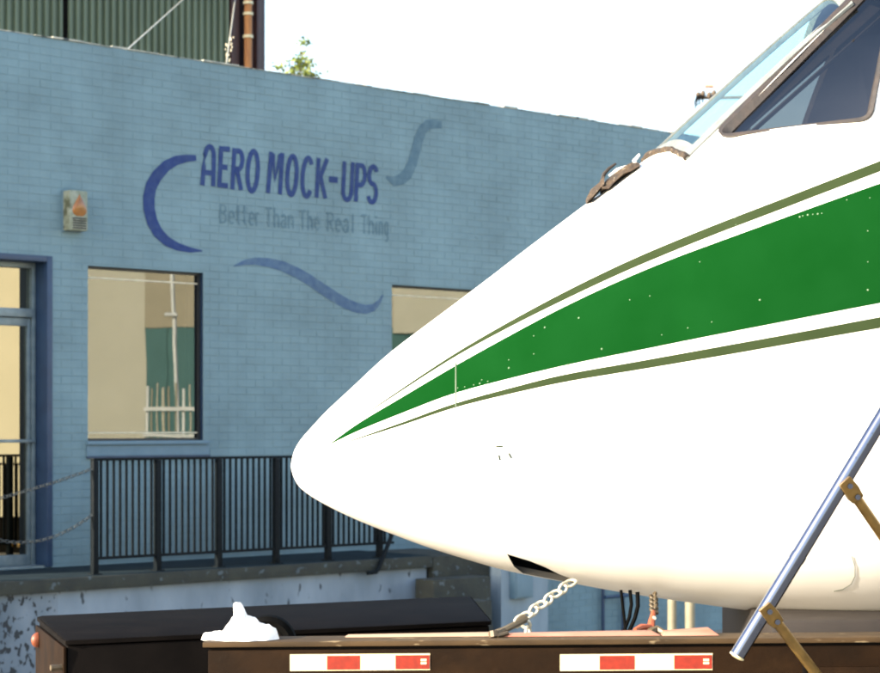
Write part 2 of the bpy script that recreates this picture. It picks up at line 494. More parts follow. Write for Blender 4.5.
# ---- painted lettering: strokes laid on the brick faces
LAYER = [0.0]
def ribbon(mb, pts, widths, closed=False):
    """flat painted stroke on the wall; pts in (t, z)"""
    LAYER[0] += .00025
    off = .0040 + LAYER[0] % .002
    n = len(pts)
    L_, R_ = [], []
    for i in range(n):
        if closed:
            a, b = pts[(i - 1) % n], pts[(i + 1) % n]
        else:
            a, b = pts[max(i - 1, 0)], pts[min(i + 1, n - 1)]
        w = widths[i] if isinstance(widths, (list, tuple)) else widths
        c = pts[i]
        def nrm(u):
            l = math.hypot(*u) or 1; return (u[0] / l, u[1] / l)
        if not closed and (i == 0 or i == n - 1):
            dx, dz = nrm((b[0] - a[0], b[1] - a[1])); sc = 1
        else:
            d1 = nrm((c[0] - a[0], c[1] - a[1])); d2 = nrm((b[0] - c[0], b[1] - c[1]))
            dx, dz = nrm((d1[0] + d2[0], d1[1] + d2[1]))
            sc = min(1.6, 1 / max(.35, dx * d1[0] + dz * d1[1]))
        L_.append(WL(c[0] - dz * w / 2 * sc, off, c[1] + dx * w / 2 * sc)); R_.append(WL(c[0] + dz * w / 2 * sc, off, c[1] - dx * w / 2 * sc))
    if closed:
        L_.append(L_[0]); R_.append(R_[0])
    mb.grid([L_, R_])

def arc(cx, cy, rx, ry, a0, a1, n=14):
    return [(cx + rx * math.cos(math.radians(a0 + (a1 - a0) * i / n)), cy + ry * math.sin(math.radians(a0 + (a1 - a0) * i / n))) for i in range(n + 1)]
GL = {
 'A': [[(.06, 0), (.10, .45), (.14, .72)] + arc(.5, .70, .36, .26, 180, 0, 12) + [(.90, .45), (.94, 0)], [(.1, .32), (.9, .32)]],
 'E': [[(.16, 0), (.16, 1)], [(.3, .06), (.95, .06)], [(.3, .5), (.82, .5)], [(.3, .94), (.95, .94)]],
 'R': [[(.14, 0), (.14, 1)], [(.26, .94), (.55, .94)] + arc(.55, .72, .32, .22, 90, -90, 12)[1:] + [(.26, .5)], [(.5, .44), (.9, 0)]],
 'O': [('c', arc(.5, .5, .40, .46, 0, 352, 28))],
 'M': [[(.10, 0), (.13, 1)], [(.24, .96), (.5, .36), (.76, .96)], [(.87, 1), (.90, 0)]],
 'C': [arc(.5, .5, .40, .46, 42, 318, 24)],
 'K': [[(.14, 0), (.14, 1)], [(.88, 1), (.28, .45)], [(.40, .52), (.90, 0)]],
 '-': [[(0, .5), (1, .5)]],
 'U': [[(.12, 1), (.12, .3)] + arc(.5, .28, .38, .24, 180, 360, 14) + [(.88, .3), (.88, 1)]],
 'P': [[(.14, 0), (.14, 1)], [(.26, .94), (.52, .94)] + arc(.52, .69, .36, .25, 90, -90, 12)[1:] + [(.26, .44)]],
 'S': [arc(.5, .73, .36, .22, 25, 270, 16) + arc(.5, .28, .38, .23, 88, -158, 16)],
 'B': [[(.14, 0), (.14, 1)], [(.26, .95), (.5, .95)] + arc(.5, .75, .3, .2, 90, -90, 8)[1:] + [(.26, .55)], [(.5, .5)] + arc(.5, .28, .36, .23, 90, -90, 8)[1:] + [(.26, .05)]],
 'T': [[(.5, 0), (.5, .9)], [(0, .95), (1, .95)]],
 'e': [[(.15, .37), (.85, .37)] + arc(.5, .35, .36, .32, 8, 310, 16)],
 't': [[(.45, 1), (.45, .2)] + arc(.68, .2, .23, .16, 180, 290, 6), [(.1, .68), (.9, .68)]],
 'r': [[(.2, 0), (.2, .7)], arc(.62, .36, .42, .30, 160, 60, 7)],
 'h': [[(.15, 0), (.15, 1)], arc(.5, .4, .34, .27, 170, 0, 8) + [(.84, 0)]],
 'a': [arc(.5, .4, .34, .27, 150, 0, 8) + [(.84, 0)], [(.78, .38)] + arc(.45, .2, .3, .18, 80, 340, 10)],
 'n': [[(.15, 0), (.15, .7)], arc(.5, .4, .34, .27, 170, 0, 8) + [(.84, 0)]],
 'l': [[(.5, 0), (.5, 1)]],
 'i': [[(.5, 0), (.5, .68)], [(.5, .84), (.5, .97)]],
 'g': [('c', arc(.48, .36, .34, .32, 0, 345, 16)), [(.86, .68), (.86, -.1)] + arc(.5, -.1, .36, .2, 0, -130, 8)],
}
def letter(ch, L, T, Rr, B, width, mat, parent, shear=.16, wscale=None):
    mb = MB()
    for s in GL[ch]:
        cl = False
        if s[0] == 'c': cl, s = True, s[1]
        pts = []
        for (u, v) in s:
            uu = u * (1 - shear) + shear * v
            pts.append(wpx(L + (Rr - L) * uu, B - (B - T) * v + (uu - .5) * (Rr - L) * .10))
        ribbon(mb, pts, width, cl)
    o = mb.build('letter', M[mat], parent, recalc=False)
    return o
sign = MB()
ribbon(sign, [wpx(196, 158), wpx(186, 158.4), wpx(176, 160.5), wpx(166, 166), wpx(157, 175.5), wpx(151, 186), wpx(148.7, 197), wpx(148.8, 209), wpx(152, 222), wpx(158, 233), wpx(167, 241.5), wpx(178, 247), wpx(190, 250), wpx(202, 251)],
       [.05, .07, .085, .10, .112, .12, .125, .125, .12, .108, .092, .075, .05, .012])
lettering = sign.build('painted_emblem', M['navy'], bld, recalc=False)
lettering['label'] = 'navy crescent and lettering painted on the blue bricks'
for ch, L_, T_, R_, B_ in [('A', 201.3, 145, 216, 186), ('E', 217.2, 146.5, 230.2, 188), ('R', 230.5, 148.5, 244.2, 190), ('O', 245, 149.5, 260, 193), ('M', 266.2, 152.3, 284, 194),
                           ('O', 284.8, 154.5, 298.6, 196.5), ('C', 300, 156.4, 314.4, 198.3), ('K', 314.7, 158.3, 328.4, 198.2), ('U', 341, 161.8, 354, 201.5), ('P', 353.9, 163.2, 366.5, 202.2), ('S', 366, 164.7, 378.6, 204.2)]:
    letter(ch, L_, T_, R_, B_, .050, 'navy', lettering)
mb = MB(); ribbon(mb, [wpx(328.8, 179.2), wpx(337.6, 180.2)], .062); mb.build('letter', M['navy'], lettering, recalc=False)
sw = MB()
q = lambda x, y: wpx(120 + x / 2.588, 90 + y / 2.588)
ribbon(sw, [q(832, 90), q(812, 88), q(796, 90), q(782, 104), q(772, 130), q(764, 160), q(756, 190), q(744, 216), q(728, 231), q(708, 237), q(688, 226)],
       [.075, .09, .098, .11, .12, .12, .12, .125, .115, .095, .025])
o = sw.build('upper_swoosh', M['teal_sw'], bld, recalc=False)
sw = MB()
ribbon(sw, [q(294, 456), q(320, 447), q(350, 443), q(385, 447), q(420, 456), q(455, 472), q(490, 492), q(522, 514), q(555, 536), q(585, 553), q(612, 564), q(636, 568), q(656, 563), q(670, 549), q(680, 530)],
       [.012, .045, .07, .088, .098, .105, .11, .112, .112, .108, .10, .09, .072, .046, .012])
o = sw.build('lower_swoosh', M['slate'], bld, recalc=False)
# faded tag line
tl = None
words = 'Better Than The Real Thing'
xs = [219, 228, 236, 241.5, 248.5, 255.5, 260, 265.5, 273.5, 280.5, 287.5, 295, 299.5, 307, 314, 321, 326.5, 335, 342.5, 350, 356.5, 361, 368, 375, 378.5, 384, 389.5]
tg = MB(); o_tag = None
for i, ch in enumerate(words):
    if ch == ' ': continue
    L_, R_ = xs[i], xs[i + 1]
    if ch in 'Ttr': R_ = min(R_, L_ + 7)
    B_ = 223.5 + (L_ - 219) * .073
    T_ = B_ - 19.5
    tg = MB()
    for s in GL[ch]:
        cl = False
        if s[0] == 'c': cl, s = True, s[1]
        ribbon(tg, [wpx(L_ + (R_ - L_ - 1.2) * u, B_ - (B_ - T_) * v) for (u, v) in s], .019, cl)
    tg.build('faded_letter', M['faded'], lettering, recalc=False)

# ------------------------------------------------------------------ wall alarm light
at, az = wpx(75, 210)
lamp = empty('wall_alarm_light', WL(at, 0, az - .17), A)
tag(lamp, 'small off-white wall box with amber flame-shaped lens beside the sign', 'wall light')
M['offwhite'] = pmat('aged_offwhite_plastic', (.26, .28, .22), (.15, .17, .11), 14, .6, spots=(.07, .075, .04), spot_scale=9, spot_lo=.56, spot_hi=.68)
M['amber'] = pmat('amber_lens', (.30, .115, .02), (.20, .075, .012), 14, .3, coat=.3)
DP = .12
zb0, zt0 = wpx(79, 230.5, DP)[1], wpx(79, 190.5, DP)[1]
ta, tb = wpx(69.5, 210, DP)[0] - .05, wpx(88, 210, DP)[0] + .02
MB().wbox(ta + .05, tb - .02, .003, DP, zb0, zt0).build('housing', M['offwhite'], lamp, bevel=.014)
MB().wbox(ta + .045, tb - .015, .0045, .02, zb0 - .008, zt0 + .008).build('back_plate', M['trim'], lamp)
lm = MB(); cx_ = (ta + tb) / 2 + .022; zl = zb0 + (zt0 - zb0) * .36; hh = (zt0 - zb0) * .56
rows = []
for i in range(17):
    f = i / 16
    wv = .078 * math.sin(math.pi * min(1, f * 1.0 + .04) ** .62) * (1 - .25 * f) + .001
    z = zl + hh * f
    rows.append([WL(cx_ + wv * math.cos(th), DP + .002 + .024 * math.sin(th) * math.sin(math.pi * min(1, f + .02)), z) for th in [math.pi * j / 8 for j in range(9)]])
lm.grid(rows); lm.build('lens', M['amber'], lamp, smooth=True, recalc=True)
for i in range(5):
    z = zb0 + .016 + i * .0215
    MB().wbox(ta + .085, tb - .04, DP + .001, DP + .006, z, z + .011).build('louvre_slat', M['black_frame'], lamp)

# ------------------------------------------------------------------ loading platform, steps and low white wall
plat = empty('loading_platform', WL(0, .5, 0), A)
tag(plat, 'raised concrete platform with chipped white front wall below the windows', 'platform')
PF = 1.08
TE = wpx(431, 560, PF)[0]
MB().wbox(-5.5, TE, .013, PF, PLATZ - .10, PLATZ).build('slab', [M['concrete']], plat, bevel=.006)
mb = MB()
mb.wbox(-5.5, TE - .002, PF + .001, PF + .03, PLATZ - .115, PLATZ - .004)
mb.build('slab_nosing', M['nosing'], plat, bevel=.01)
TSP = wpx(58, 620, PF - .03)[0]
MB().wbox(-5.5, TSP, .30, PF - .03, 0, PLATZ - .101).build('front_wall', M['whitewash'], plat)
MB().wbox(TSP + .0005, TE - .03, .30, PF - .032, 0, PLATZ - .101).build('front_wall', M['whitewash3'], plat)
stw = wpx(481, 570, PF)[0]
n = 6
for i in range(n):
    ztop = PLATZ - .012 - i * (PLATZ / n)
    mb = MB(); mb.wbox(TE + .004 - (.24 * i if i else 0), stw + .09 - (.24 * i if i else 0), (PF + .034 + .26 * (i - 1)) if i else .013, PF + .03 + .26 * i, 0, ztop)
    mb.build('step', M['nosing'], plat, bevel=.008)
low = empty('low_white_wall', WL(stw + .5, .9, 0), A)
tag(low, 'low white rendered wall right of the steps, under the aircraft belly', 'wall')
le = wpx(548, 600, 1.25)[0]
MB().wbox(stw + .11, le, .95, 1.25, 0, PLATZ + .25).build('render', M['whitewash2'], low)
MB().wbox(stw + .09, le + .02, .93, 1.27, PLATZ + .251, PLATZ + .31).build('coping', M['concrete'], low, bevel=.008)
ub = empty('utility_box', WL(*[wpx(530, 590, 1.27)[0], 1.26, wpx(530, 598, 1.27)[1]]), A)
tag(ub, 'small blue-grey metal box fixed to the low white wall', 'utility box')
a, b = wpx(513, 590, 1.30)[0], wpx(531, 590, 1.30)[0]; zu0, zu1 = wpx(522, 598, 1.3)[1], wpx(522, 566, 1.3)[1]
MB().wbox(a, b, 1.252, 1.33, zu0, zu1).build('case', M['trim'], ub, bevel=.006)
MB().wbox(a + .012, b - .012, 1.331, 1.342, zu0 + .015, zu1 - .012).build('cover', M['trim'], ub, bevel=.004)

# ------------------------------------------------------------------ railing
RO = 0.985
ral = empty('platform_railing', WL(0, RO, PLATZ), A)
tag(ral, 'black steel picket railing along the front of the platform', 'railing')
posts = [wpx(p, 500, RO)[0] for p in (94.5, 157.5, 218.5, 276, 328, 379.5)]
RT = wpx(94.5, 459.5, RO)[1]; RB = wpx(94.5, 558.5, RO)[1]
for t in posts:
    MB().wbox(t - .026, t + .026, RO - .026, RO + .026, PLATZ + .001, RT - .012).build('post', M['rail'], ral, bevel=.004)
    MB().wbox(t - .045, t + .045, RO - .045, RO + .045, PLATZ + .0005, PLATZ + .010).build('base_plate', M['rail'], ral)
tend = posts[-1] + .20
MB().wbox(posts[0] - .026, tend, RO - .028, RO + .028, RT - .011, RT + .012).build('top_rail', M['rail'], ral, bevel=.004)
allp = posts + [tend]
for i in range(len(allp) - 1):
    a, b = allp[i], allp[i + 1]
    MB().wbox(a + .0265, b - .0265, RO - .014, RO + .014, RB - .012, RB + .012).build('bottom_rail', M['rail'], ral)
    nn = 10 if i < 5 else 3
    for k in range(1, nn):
        t = a + (b - a) * k / nn
        MB().wbox(t - .0085, t + .0085, RO - .0085, RO + .0085, RB + .0125, RT - .0115).build('picket', M['rail'], ral)
bt = MB()
p1 = WL(posts[-1] + .05, RO + .01, PLATZ + .28); 
tq, zq = wpx(373, 572, PF + .06)
bt.tube([WL(posts[-1] + .16, RO + .05, PLATZ + .30), WL(tq + .06, PF + .07, zq + .03), WL(tq + .03, PF + .07, zq), WL(tq - .07, PF + .06, zq - .005)], .021, 8)
bt.build('brace', M['rail'], ral, smooth=True)

def sag(p, q, d, n=22):
    return [p.lerp(q, i / n) - Vector((0, 0, d * 4 * (i / n) * (1 - i / n))) for i in range(n + 1)]
def chain_links(pts, length, rad, mat, parent, name='link'):
    """real chain: stadium links, every second one turned a quarter"""
    # resample
    pts = [Vector(p) for p in pts]
    seg = [(pts[i + 1] - pts[i]).length for i in range(len(pts) - 1)]
    tot = sum(seg); pitch = length - 2.4 * rad
    nl = max(1, int(round(tot / pitch)))
    def at(s):
        for i, l in enumerate(seg):
            if s <= l or i == len(seg) - 1:
                return pts[i].lerp(pts[i + 1], s / l)
            s -= l
    mb = MB()
    hw = length * .32; hl = length / 2 - rad
    path = []
    for j in range(16):
        th = 2 * math.pi * j / 16
        c, s_ = math.cos(th), math.sin(th)
        path.append((math.copysign(max(0, hl - hw), c) + hw * c if abs(c) > 1e-6 else 0, hw * s_))
    rows = []
    for j in range(17):
        a = path[j % 16]; pa = path[(j - 1) % 16]; nx = path[(j + 1) % 16]
        tx, ty = nx[0] - pa[0], nx[1] - pa[1]; l = math.hypot(tx, ty); tx /= l; ty /= l
        rows.append([Vector((a[0] + ty * rad * math.cos(u), a[1] - tx * rad * math.cos(u), rad * math.sin(u))) for u in [2 * math.pi * k / 6 for k in range(6)]])
    mb.grid(rows, close=True)
    me = bpy.data.meshes.new(name); me.from_pydata(mb.v, [], mb.f); me.materials.append(mat); me.shade_smooth()
    for i in range(nl):
        c = at((i + .5) * tot / nl); d = (at(min(tot, (i + .9) * tot / nl)) - at((i + .1) * tot / nl)).normalized()
        ref = Vector((0, 1, 0)) if abs(d.y) < .8 else Vector((0, 0, 1))
        yv = d.cross(ref).normalized(); zv = d.cross(yv).normalized()
        if i % 2: yv, zv = zv, -yv
        ang = math.radians(32); yv, zv = yv * math.cos(ang) + zv * math.sin(ang), zv * math.cos(ang) - yv * math.sin(ang)
        o = bpy.data.objects.new(name, me); COL.objects.link(o)
        o.parent = parent; o.matrix_parent_inverse = rootm(parent).inverted()
        o.matrix_basis = Matrix(((d.x, yv.x, zv.x, c.x), (d.y, yv.y, zv.y, c.y), (d.z, yv.z, zv.z, c.z), (0, 0, 0, 1)))
tl0 = posts[0] - 1.55
for (za, zb, dd, lab) in ((wpx(92, 469, RO)[1], wpx(2, 500, RO)[1], .02, 'upper sagging barrier chain in front of the door'), (wpx(92, 515, RO)[1], wpx(0, 532, RO)[1], .155, 'lower sagging barrier chain in front of the door')):
    tb_, _ = wpx(0, 500, RO)
    pA = WL(posts[0] - .027, RO, za); pB = WL(tb_ - .25, RO, zb + (.02 if dd > .1 else -.03))
    c = empty('barrier_chain', pA); tag(c, lab, 'chain', 'barrier chains at the platform edge')
    chain_links(sag(pA, pB, dd), .042, .0042, M['chain_dull'], c)
bp_ = tag(MB().wbox(wpx(0, 500, RO)[0] - .30, wpx(0, 500, RO)[0] - .25, RO - .026, RO + .026, PLATZ + .001, RT).build('railing_post', M['rail'], bevel=.004), 'black square post carrying the left ends of the barrier chains', 'post')

# ------------------------------------------------------------------ cream posts and door frame under the belly
M['cream'] = pmat('cream_post_paint', (.20, .18, .115), (.15, .13, .085), 8, .6)
for (px, wpxx, lab) in ((672, 9, 'cream post behind the aircraft belly, nearer the cables'), (690, 10, 'cream post behind the aircraft belly, farther from the cables')):
    b = P(px, YH, 19.5); r = wpxx / 2 / FPX * 19.5
    mb = MB(); mb.tube([(b.x, b.y, 0), (b.x, b.y, 1.9), (b.x, b.y, 1.97)], [r, r, r * .6], 14)
    o = mb.build('bollard', M['cream'], smooth=True)
    tag(o, lab, 'bollard', 'cream posts by the blue wall')
# conduit frame on the wall right of the low wall
cf = empty('wall_conduit', WL(wpx(612, 600)[0], 0, 0), A)
tag(cf, 'dark pipe frame fixed low on the blue wall behind the hoses', 'conduit')
for px in (603, 623):
    t, z = wpx(px, 600, .05)
    MB().tube([WL(t, .05, .02), WL(t, .05, z + .35)], .02, 8).build('pipe', M['trim_dark'], cf, smooth=True)
t0c, zc = wpx(602, 597, .05); t1c, _ = wpx(625, 597, .05)
MB().tube([WL(t0c, .10, zc), WL(t1c, .10, zc)], .018, 8).build('cross_pipe', M['trim_dark'], cf, smooth=True)

# ------------------------------------------------------------------ aircraft nose
AY = 7.2
def pchip(xs, ys):
    xs = np.array(xs, float); ys = np.array(ys, float)
    h = np.diff(xs); dlt = np.diff(ys) / h
    m = np.zeros_like(xs)
    for i in range(1, len(xs) - 1):
        if dlt[i - 1] * dlt[i] > 0:
            w1 = 2 * h[i] + h[i - 1]; w2 = h[i] + 2 * h[i - 1]
            m[i] = (w1 + w2) / (w1 / dlt[i - 1] + w2 / dlt[i])
    m[0] = dlt[0]; m[-1] = dlt[-1]
    def f(x):
        x = min(max(x, xs[0]), xs[-1])
        i = int(min(max(np.searchsorted(xs, x) - 1, 0), len(xs) - 2))
        t = (x - xs[i]) / h[i]
        return float((1 + 2 * t) * (1 - t) ** 2 * ys[i] + t * (1 - t) ** 2 * h[i] * m[i] + t * t * (3 - 2 * t) * ys[i + 1] + t * t * (t - 1) * h[i] * m[i + 1])
    return f
TOP = [(291, 466), (294, 452), (300, 441), (311, 428), (322, 416), (350, 389.5), (391, 352), (437, 317), (486, 280), (522, 252), (560, 223), (599, 193.5), (638, 164), (655, 151), (668, 138), (700, 108), (745, 66.5), (790, 26), (820, 0), (850, -24), (885, -45), (930, -60), (1000, -70), (1180, -72)]
BOT = [(291, 466), (293.5, 476), (299, 486), (311, 496), (331, 507.5), (362, 522), (396, 535.5), (430, 548), (465, 559), (508, 571), (545, 578.5), (575, 584), (616, 591.5), (681, 601.5), (742, 610), (785, 615.5), (845, 620), (900, 621.5), (1000, 622), (1180, 622)]
X0 = (290.6 - CX) / FPX * AY
def prof(pts, adj):
    return pchip([math.sqrt(max(0, (p[0] - CX) / FPX * AY - X0)) for p in pts], [CAMH - (p[1] + a - YH) / FPX * AY for p, a in zip(pts, adj)])
adjT = [0.0] * len(TOP); adjB = [0.0] * len(BOT)
PU, PLo = 2.05, 2.15
class Fus: pass
F = Fus()
def setprof():
    ft, fb = prof(TOP, adjT), prof(BOT, adjB)
    F.zt = lambda x: ft(math.sqrt(max(0, x - X0))); F.zb = lambda x: fb(math.sqrt(max(0, x - X0)))
def zm(x):
    a, b = F.zt(x), F.zb(x); return b + (a - b) * .46
def hw(x):
    h = F.zt(x) - F.zb(x); return .50 * h - .038 * h * h
def ysurf(x, z):                                       # half width of the skin at height z
    m = zm(x)
    if z >= m: u, p = (z - m) / max(1e-6, F.zt(x) - m), PU
    else: u, p = (m - z) / max(1e-6, m - F.zb(x)), PLo
    u = min(1, abs(u)); return hw(x) * (1 - u ** p) ** (1 / p)
def zsurf(x, y):                                       # upper skin height at half width y
    w = hw(x); u = min(1, abs(y) / w); return zm(x) + (F.zt(x) - zm(x)) * (1 - u ** PU) ** (1 / PU)
def section(x, n=64, sc=0.0):
    m = zm(x); w = max(.001, hw(x) - sc); a = max(.001, F.zt(x) - m - sc); b = max(.001, m - F.zb(x) - sc)
    out = []
    for k in range(n):
        th = 2 * math.pi * k / n
        c, s = math.cos(th), math.sin(th)
        p = PU if s >= 0 else PLo
        y = math.copysign(abs(c) ** (2 / p), c) * w; z = math.copysign(abs(s) ** (2 / p), s) * (a if s >= 0 else b)
        out.append(Vector((x, AY - y, m + z)))
    return out
# perspective correction so that the real limb of the body, not its spine, meets the measured outline
for it in range(4):
    setprof()
    for lst, adj, top in ((TOP, adjT, 1), (BOT, adjB, 0)):
        for i, (px, py) in enumerate(lst):
            if i == 0: continue
            x = (px - CX) / FPX * AY
            ys = [proj(v)[1] for v in section(x, 96)]
            e = (min(ys) if top else max(ys)) - py
            adj[i] -= e * .8
setprof()
def on_skin(px, py, lift=0.0):
    Y = AY - .3
    for _ in range(30):
        p = P(px, py, Y); Y = .5 * Y + .5 * (AY - ysurf(p.x, p.z))
    p = P(px, py, Y)
    if lift: p = p + skin_n(p.x, p.z) * lift
    return p
def skin_n(x, z):
    e = .004
    dyx = (ysurf(x + e, z) - ysurf(x - e, z)) / (2 * e); dyz = (ysurf(x, z + e) - ysurf(x, z - e)) / (2 * e)
    return Vector((-dyx, -1, -dyz)).normalized()
def skin_xz(x, z, lift=0.0):
    p = Vector((x, AY - ysurf(x, z), z))
    return p + skin_n(x, z) * lift if lift else p

def aircraft_white():
    m = pmat('aircraft_white_paint', (.80, .79, .75), (.74, .725, .68), 3.0, .38, bump=.02, bscale=6, coat=.15, rough2=.5)
    return m
M['white'] = aircraft_white()
M['cabin'] = pmat('grey_cabin_lining', (.105, .105, .105), (.075, .077, .08), 6, .8)
M['green'] = pmat('green_stripe_paint', (.0021, .0285, .0044), (.0030, .0330, .0060), 4.0, .55, coat=.0, spec=.0, spots=(.03, .10, .04), spot_scale=34, spot_lo=.76, spot_hi=.80, rough2=.65)
M['olive'] = pmat('olive_pinstripe_paint', (.019, .029, .0125), (.023, .034, .015), 8, .6, spec=.0)
M['gasket'] = pmat('brown_window_sealant', (.026, .017, .012), (.012, .010, .009), 18, .6, bump=.2)
M['cockpit_glass'] = filmglass('tinted_cockpit_glass', .09, (.34, .345, .33), (.95, .97, 1), wav=.0)
M['shield_glass'] = filmglass('pale_green_windscreen', .22, (.80, .94, .89), (.95, 1, 1), wav=.0)
M['well'] = pmat('dark_wheel_well', (.010, .006, .004), (.014, .009, .006), 14, .7)
M['shield_frame'] = pmat('chalky_windscreen_frame', (.15, .165, .16), (.10, .11, .105), 24, .6, bump=.3)

M['torn'] = pmat('torn_brown_sealant', (.05, .03, .013), (.014, .009, .006), 40, .8, bump=.8, bscale=60, spots=(.16, .13, .09), spot_scale=45, spot_lo=.62, spot_hi=.68)
plane = empty('aircraft_nose', (0.9, AY, 1.2))
tag(plane, 'white aircraft nose and cockpit section with green stripes carried on the trailer', 'aircraft')
XE = (1165 - CX) / FPX * AY
NS, NR = 110, 88
outer = [section(X0 + (XE - X0) * (i / NS) ** 2, NR) for i in range(1, NS + 1)]
XI = X0 + .16
inner = [section(XI + (XE - XI) * (i / 60) ** 1.6, NR, .022) for i in range(1, 61)]
mb = MB()
tip = Vector((X0, AY, F.zt(X0)))
mb.grid(outer, close=True)
nb = len(mb.v)
mb.grid(inner, 1, close=True)
ni = len(mb.v)
mb.v.append(tuple(tip)); mb.v.append((XI, AY, zm(XI)))
for j in range(NR):
    j2 = (j + 1) % NR
    mb.f.append((ni, j2, j)); mb.m.append(0)
    mb.f.append((ni + 1, nb + j, nb + j2)); mb.m.append(1)
    a = (NS - 1) * NR; b = nb + 59 * NR
    mb.f.append((a + j, a + j2, b + j2, b + j)); mb.m.append(0)
fus = mb.build('fuselage', [M['white'], M['cabin']], plane, recalc=True)

def round_poly(pts, r, n=5):
    out = []
    m = len(pts)
    for i in range(m):
        p = Vector(pts[i]); a = Vector(pts[i - 1]); b = Vector(pts[(i + 1) % m])
        rr = r[i] if isinstance(r, (list, tuple)) else r
        d1 = (a - p).normalized() * rr; d2 = (b - p).normalized() * rr
        for k in range(n + 1):
            t = k / n
            out.append((p + d1) * (1 - t) ** 2 + p * 2 * t * (1 - t) + (p + d2) * t * t)
    return out
# side window outline, taken on the skin
SWpx = [(717, 137.5), (868.5, 118.5), (884, 40), (890, -22), (874, -22), (856, -2)]
SW = [on_skin(*p) for p in SWpx]
SWr = round_poly([(p.x, p.z) for p in SW], [.05, .03, .05, .02, .02, .05])
def prism_y(poly, y0, y1):
    n = len(poly); mb = MB()
    mb.add([(p[0], y0, p[1]) for p in poly] + [(p[0], y1, p[1]) for p in poly],
           [tuple(range(n)), tuple(range(2 * n - 1, n - 1, -1))] + [(i, (i + 1) % n, n + (i + 1) % n, n + i) for i in range(n)])
    return mb
cuts = [prism_y(SWr, AY - 2, AY + 2)]
# windscreen panes, cut from above
wxa, wxb = P(649, 0, AY).x, P(826, 0, AY).x
WY0, WY1 = .025, .39
WXA = lambda y: wxa + .27 * max(0, y - WY0)            # lower edge sweeps back towards the sides
for s in (-1, 1):
    ya, yb = sorted((AY + s * WY0, AY + s * WY1))
    xq = [WXA(abs(v - AY)) for v in (ya, yb)]
    cuts.append(MB().hexa([Vector((x, y, z)) for z in (CAMH + .55, CAMH + 3) for x, y in ((xq[0], ya), (wxb, ya), (wxb, yb), (xq[1], yb))]))
# nose-gear opening low on the near side
GW = [on_skin(*p) for p in [(507, 554), (530, 561), (546, 567.5), (560, 574.5), (575, 580)]]
gp = [(p.x, p.z) for p in GW] + [(v.x, v.z) for v in (P(579, 590, AY - .2), P(545, 588, AY - .2), P(526, 577, AY - .2), P(514, 566.5, AY - .2))]
cuts.append(prism_y(gp, AY - .9, AY - .10))
for cm in cuts:
    cutter = cm.build('cutter', M['cabin'])
    bmod = fus.modifiers.new('cut', 'BOOLEAN'); bmod.operation = 'DIFFERENCE'; bmod.solver = 'EXACT'; bmod.object = cutter
    bpy.context.view_layer.update()
    dg = bpy.context.evaluated_depsgraph_get()
    nm = bpy.data.meshes.new_from_object(fus.evaluated_get(dg), preserve_all_data_layers=True, depsgraph=dg)
    fus.modifiers.clear()
    fus.data = nm
    bpy.data.objects.remove(cutter)
    print('CUT', len(nm.polygons))
nm.name = 'fuselage'
nm.shade_smooth(); nm.set_sharp_from_angle(angle=math.radians(28))

# cockpit side panes and sealant frames, both sides
cxz = Vector((sum(p[0] for p in SWr) / len(SWr), sum(p[1] for p in SWr) / len(SWr)))
def offset_poly(poly, d):
    n = len(poly); out = []
    for i in range(n):
        a = Vector(poly[i - 1]); b = Vector(poly[(i + 1) % n]); t = (b - a)
        if t.length < 1e-7: out.append(Vector(poly[i])); continue
        t.normalize(); nn = Vector((t.y, -t.x))
        out.append(Vector(poly[i]) + nn * d)
    return out
for s in (-1, 1):
    def side(x, z, lift):
        p = skin_xz(x, z, lift)
        return p if s < 0 else Vector((p.x, 2 * AY - p.y, p.z))
    o1 = offset_poly(SWr, .011); i1 = offset_poly(SWr, -.012)
    mb = MB()
    mb.grid([[side(p[0], p[1], -.004) for p in o1], [side(p[0], p[1], .011) for p in o1], [side(p[0], p[1], .010) for p in SWr], [side(p[0], p[1], -.012) for p in i1], [side(p[0], p[1], -.03) for p in i1]], close=True)
    wf = mb.build('side_window', M['gasket'], plane, smooth=True)
    rings = []
    for q_ in (1.0, .75, .5, .25, .02):
        rings.append([side(cxz.x + (p[0] - cxz.x) * q_, cxz.y + (p[1] - cxz.y) * q_, -.014) for p in offset_poly(SWr, -.004)])
    mb = MB(); mb.grid(rings, close=True); mb.build('pane', M['cockpit_glass'], wf, smooth=True)
    # inner retaining strip along the raked front edge
    a, b = Vector((SW[0].x + .07, SW[0].z + .035)), Vector((SW[5].x + .06, SW[5].z - .03))
    mb = MB(); nseg = 12
    mb.tube([side(a.x + (b.x - a.x) * k / nseg, a.y + (b.y - a.y) * k / nseg, -.05) for k in range(nseg + 1)], .006, 6)
    mb.build('retainer', M['gasket'], wf, smooth=True)
    mb = MB(); w_ = .045
    mb.grid([[side(a.x + (b.x - a.x) * k / nseg - .012, a.y + (b.y - a.y) * k / nseg + .012, -.045) for k in range(nseg + 1)],
             [side(a.x + (b.x - a.x) * k / nseg - .06, a.y + (b.y - a.y) * k / nseg + .06, -.03) for k in range(nseg + 1)]])
    mb.build('front_channel', M['gasket'], wf, smooth=True)
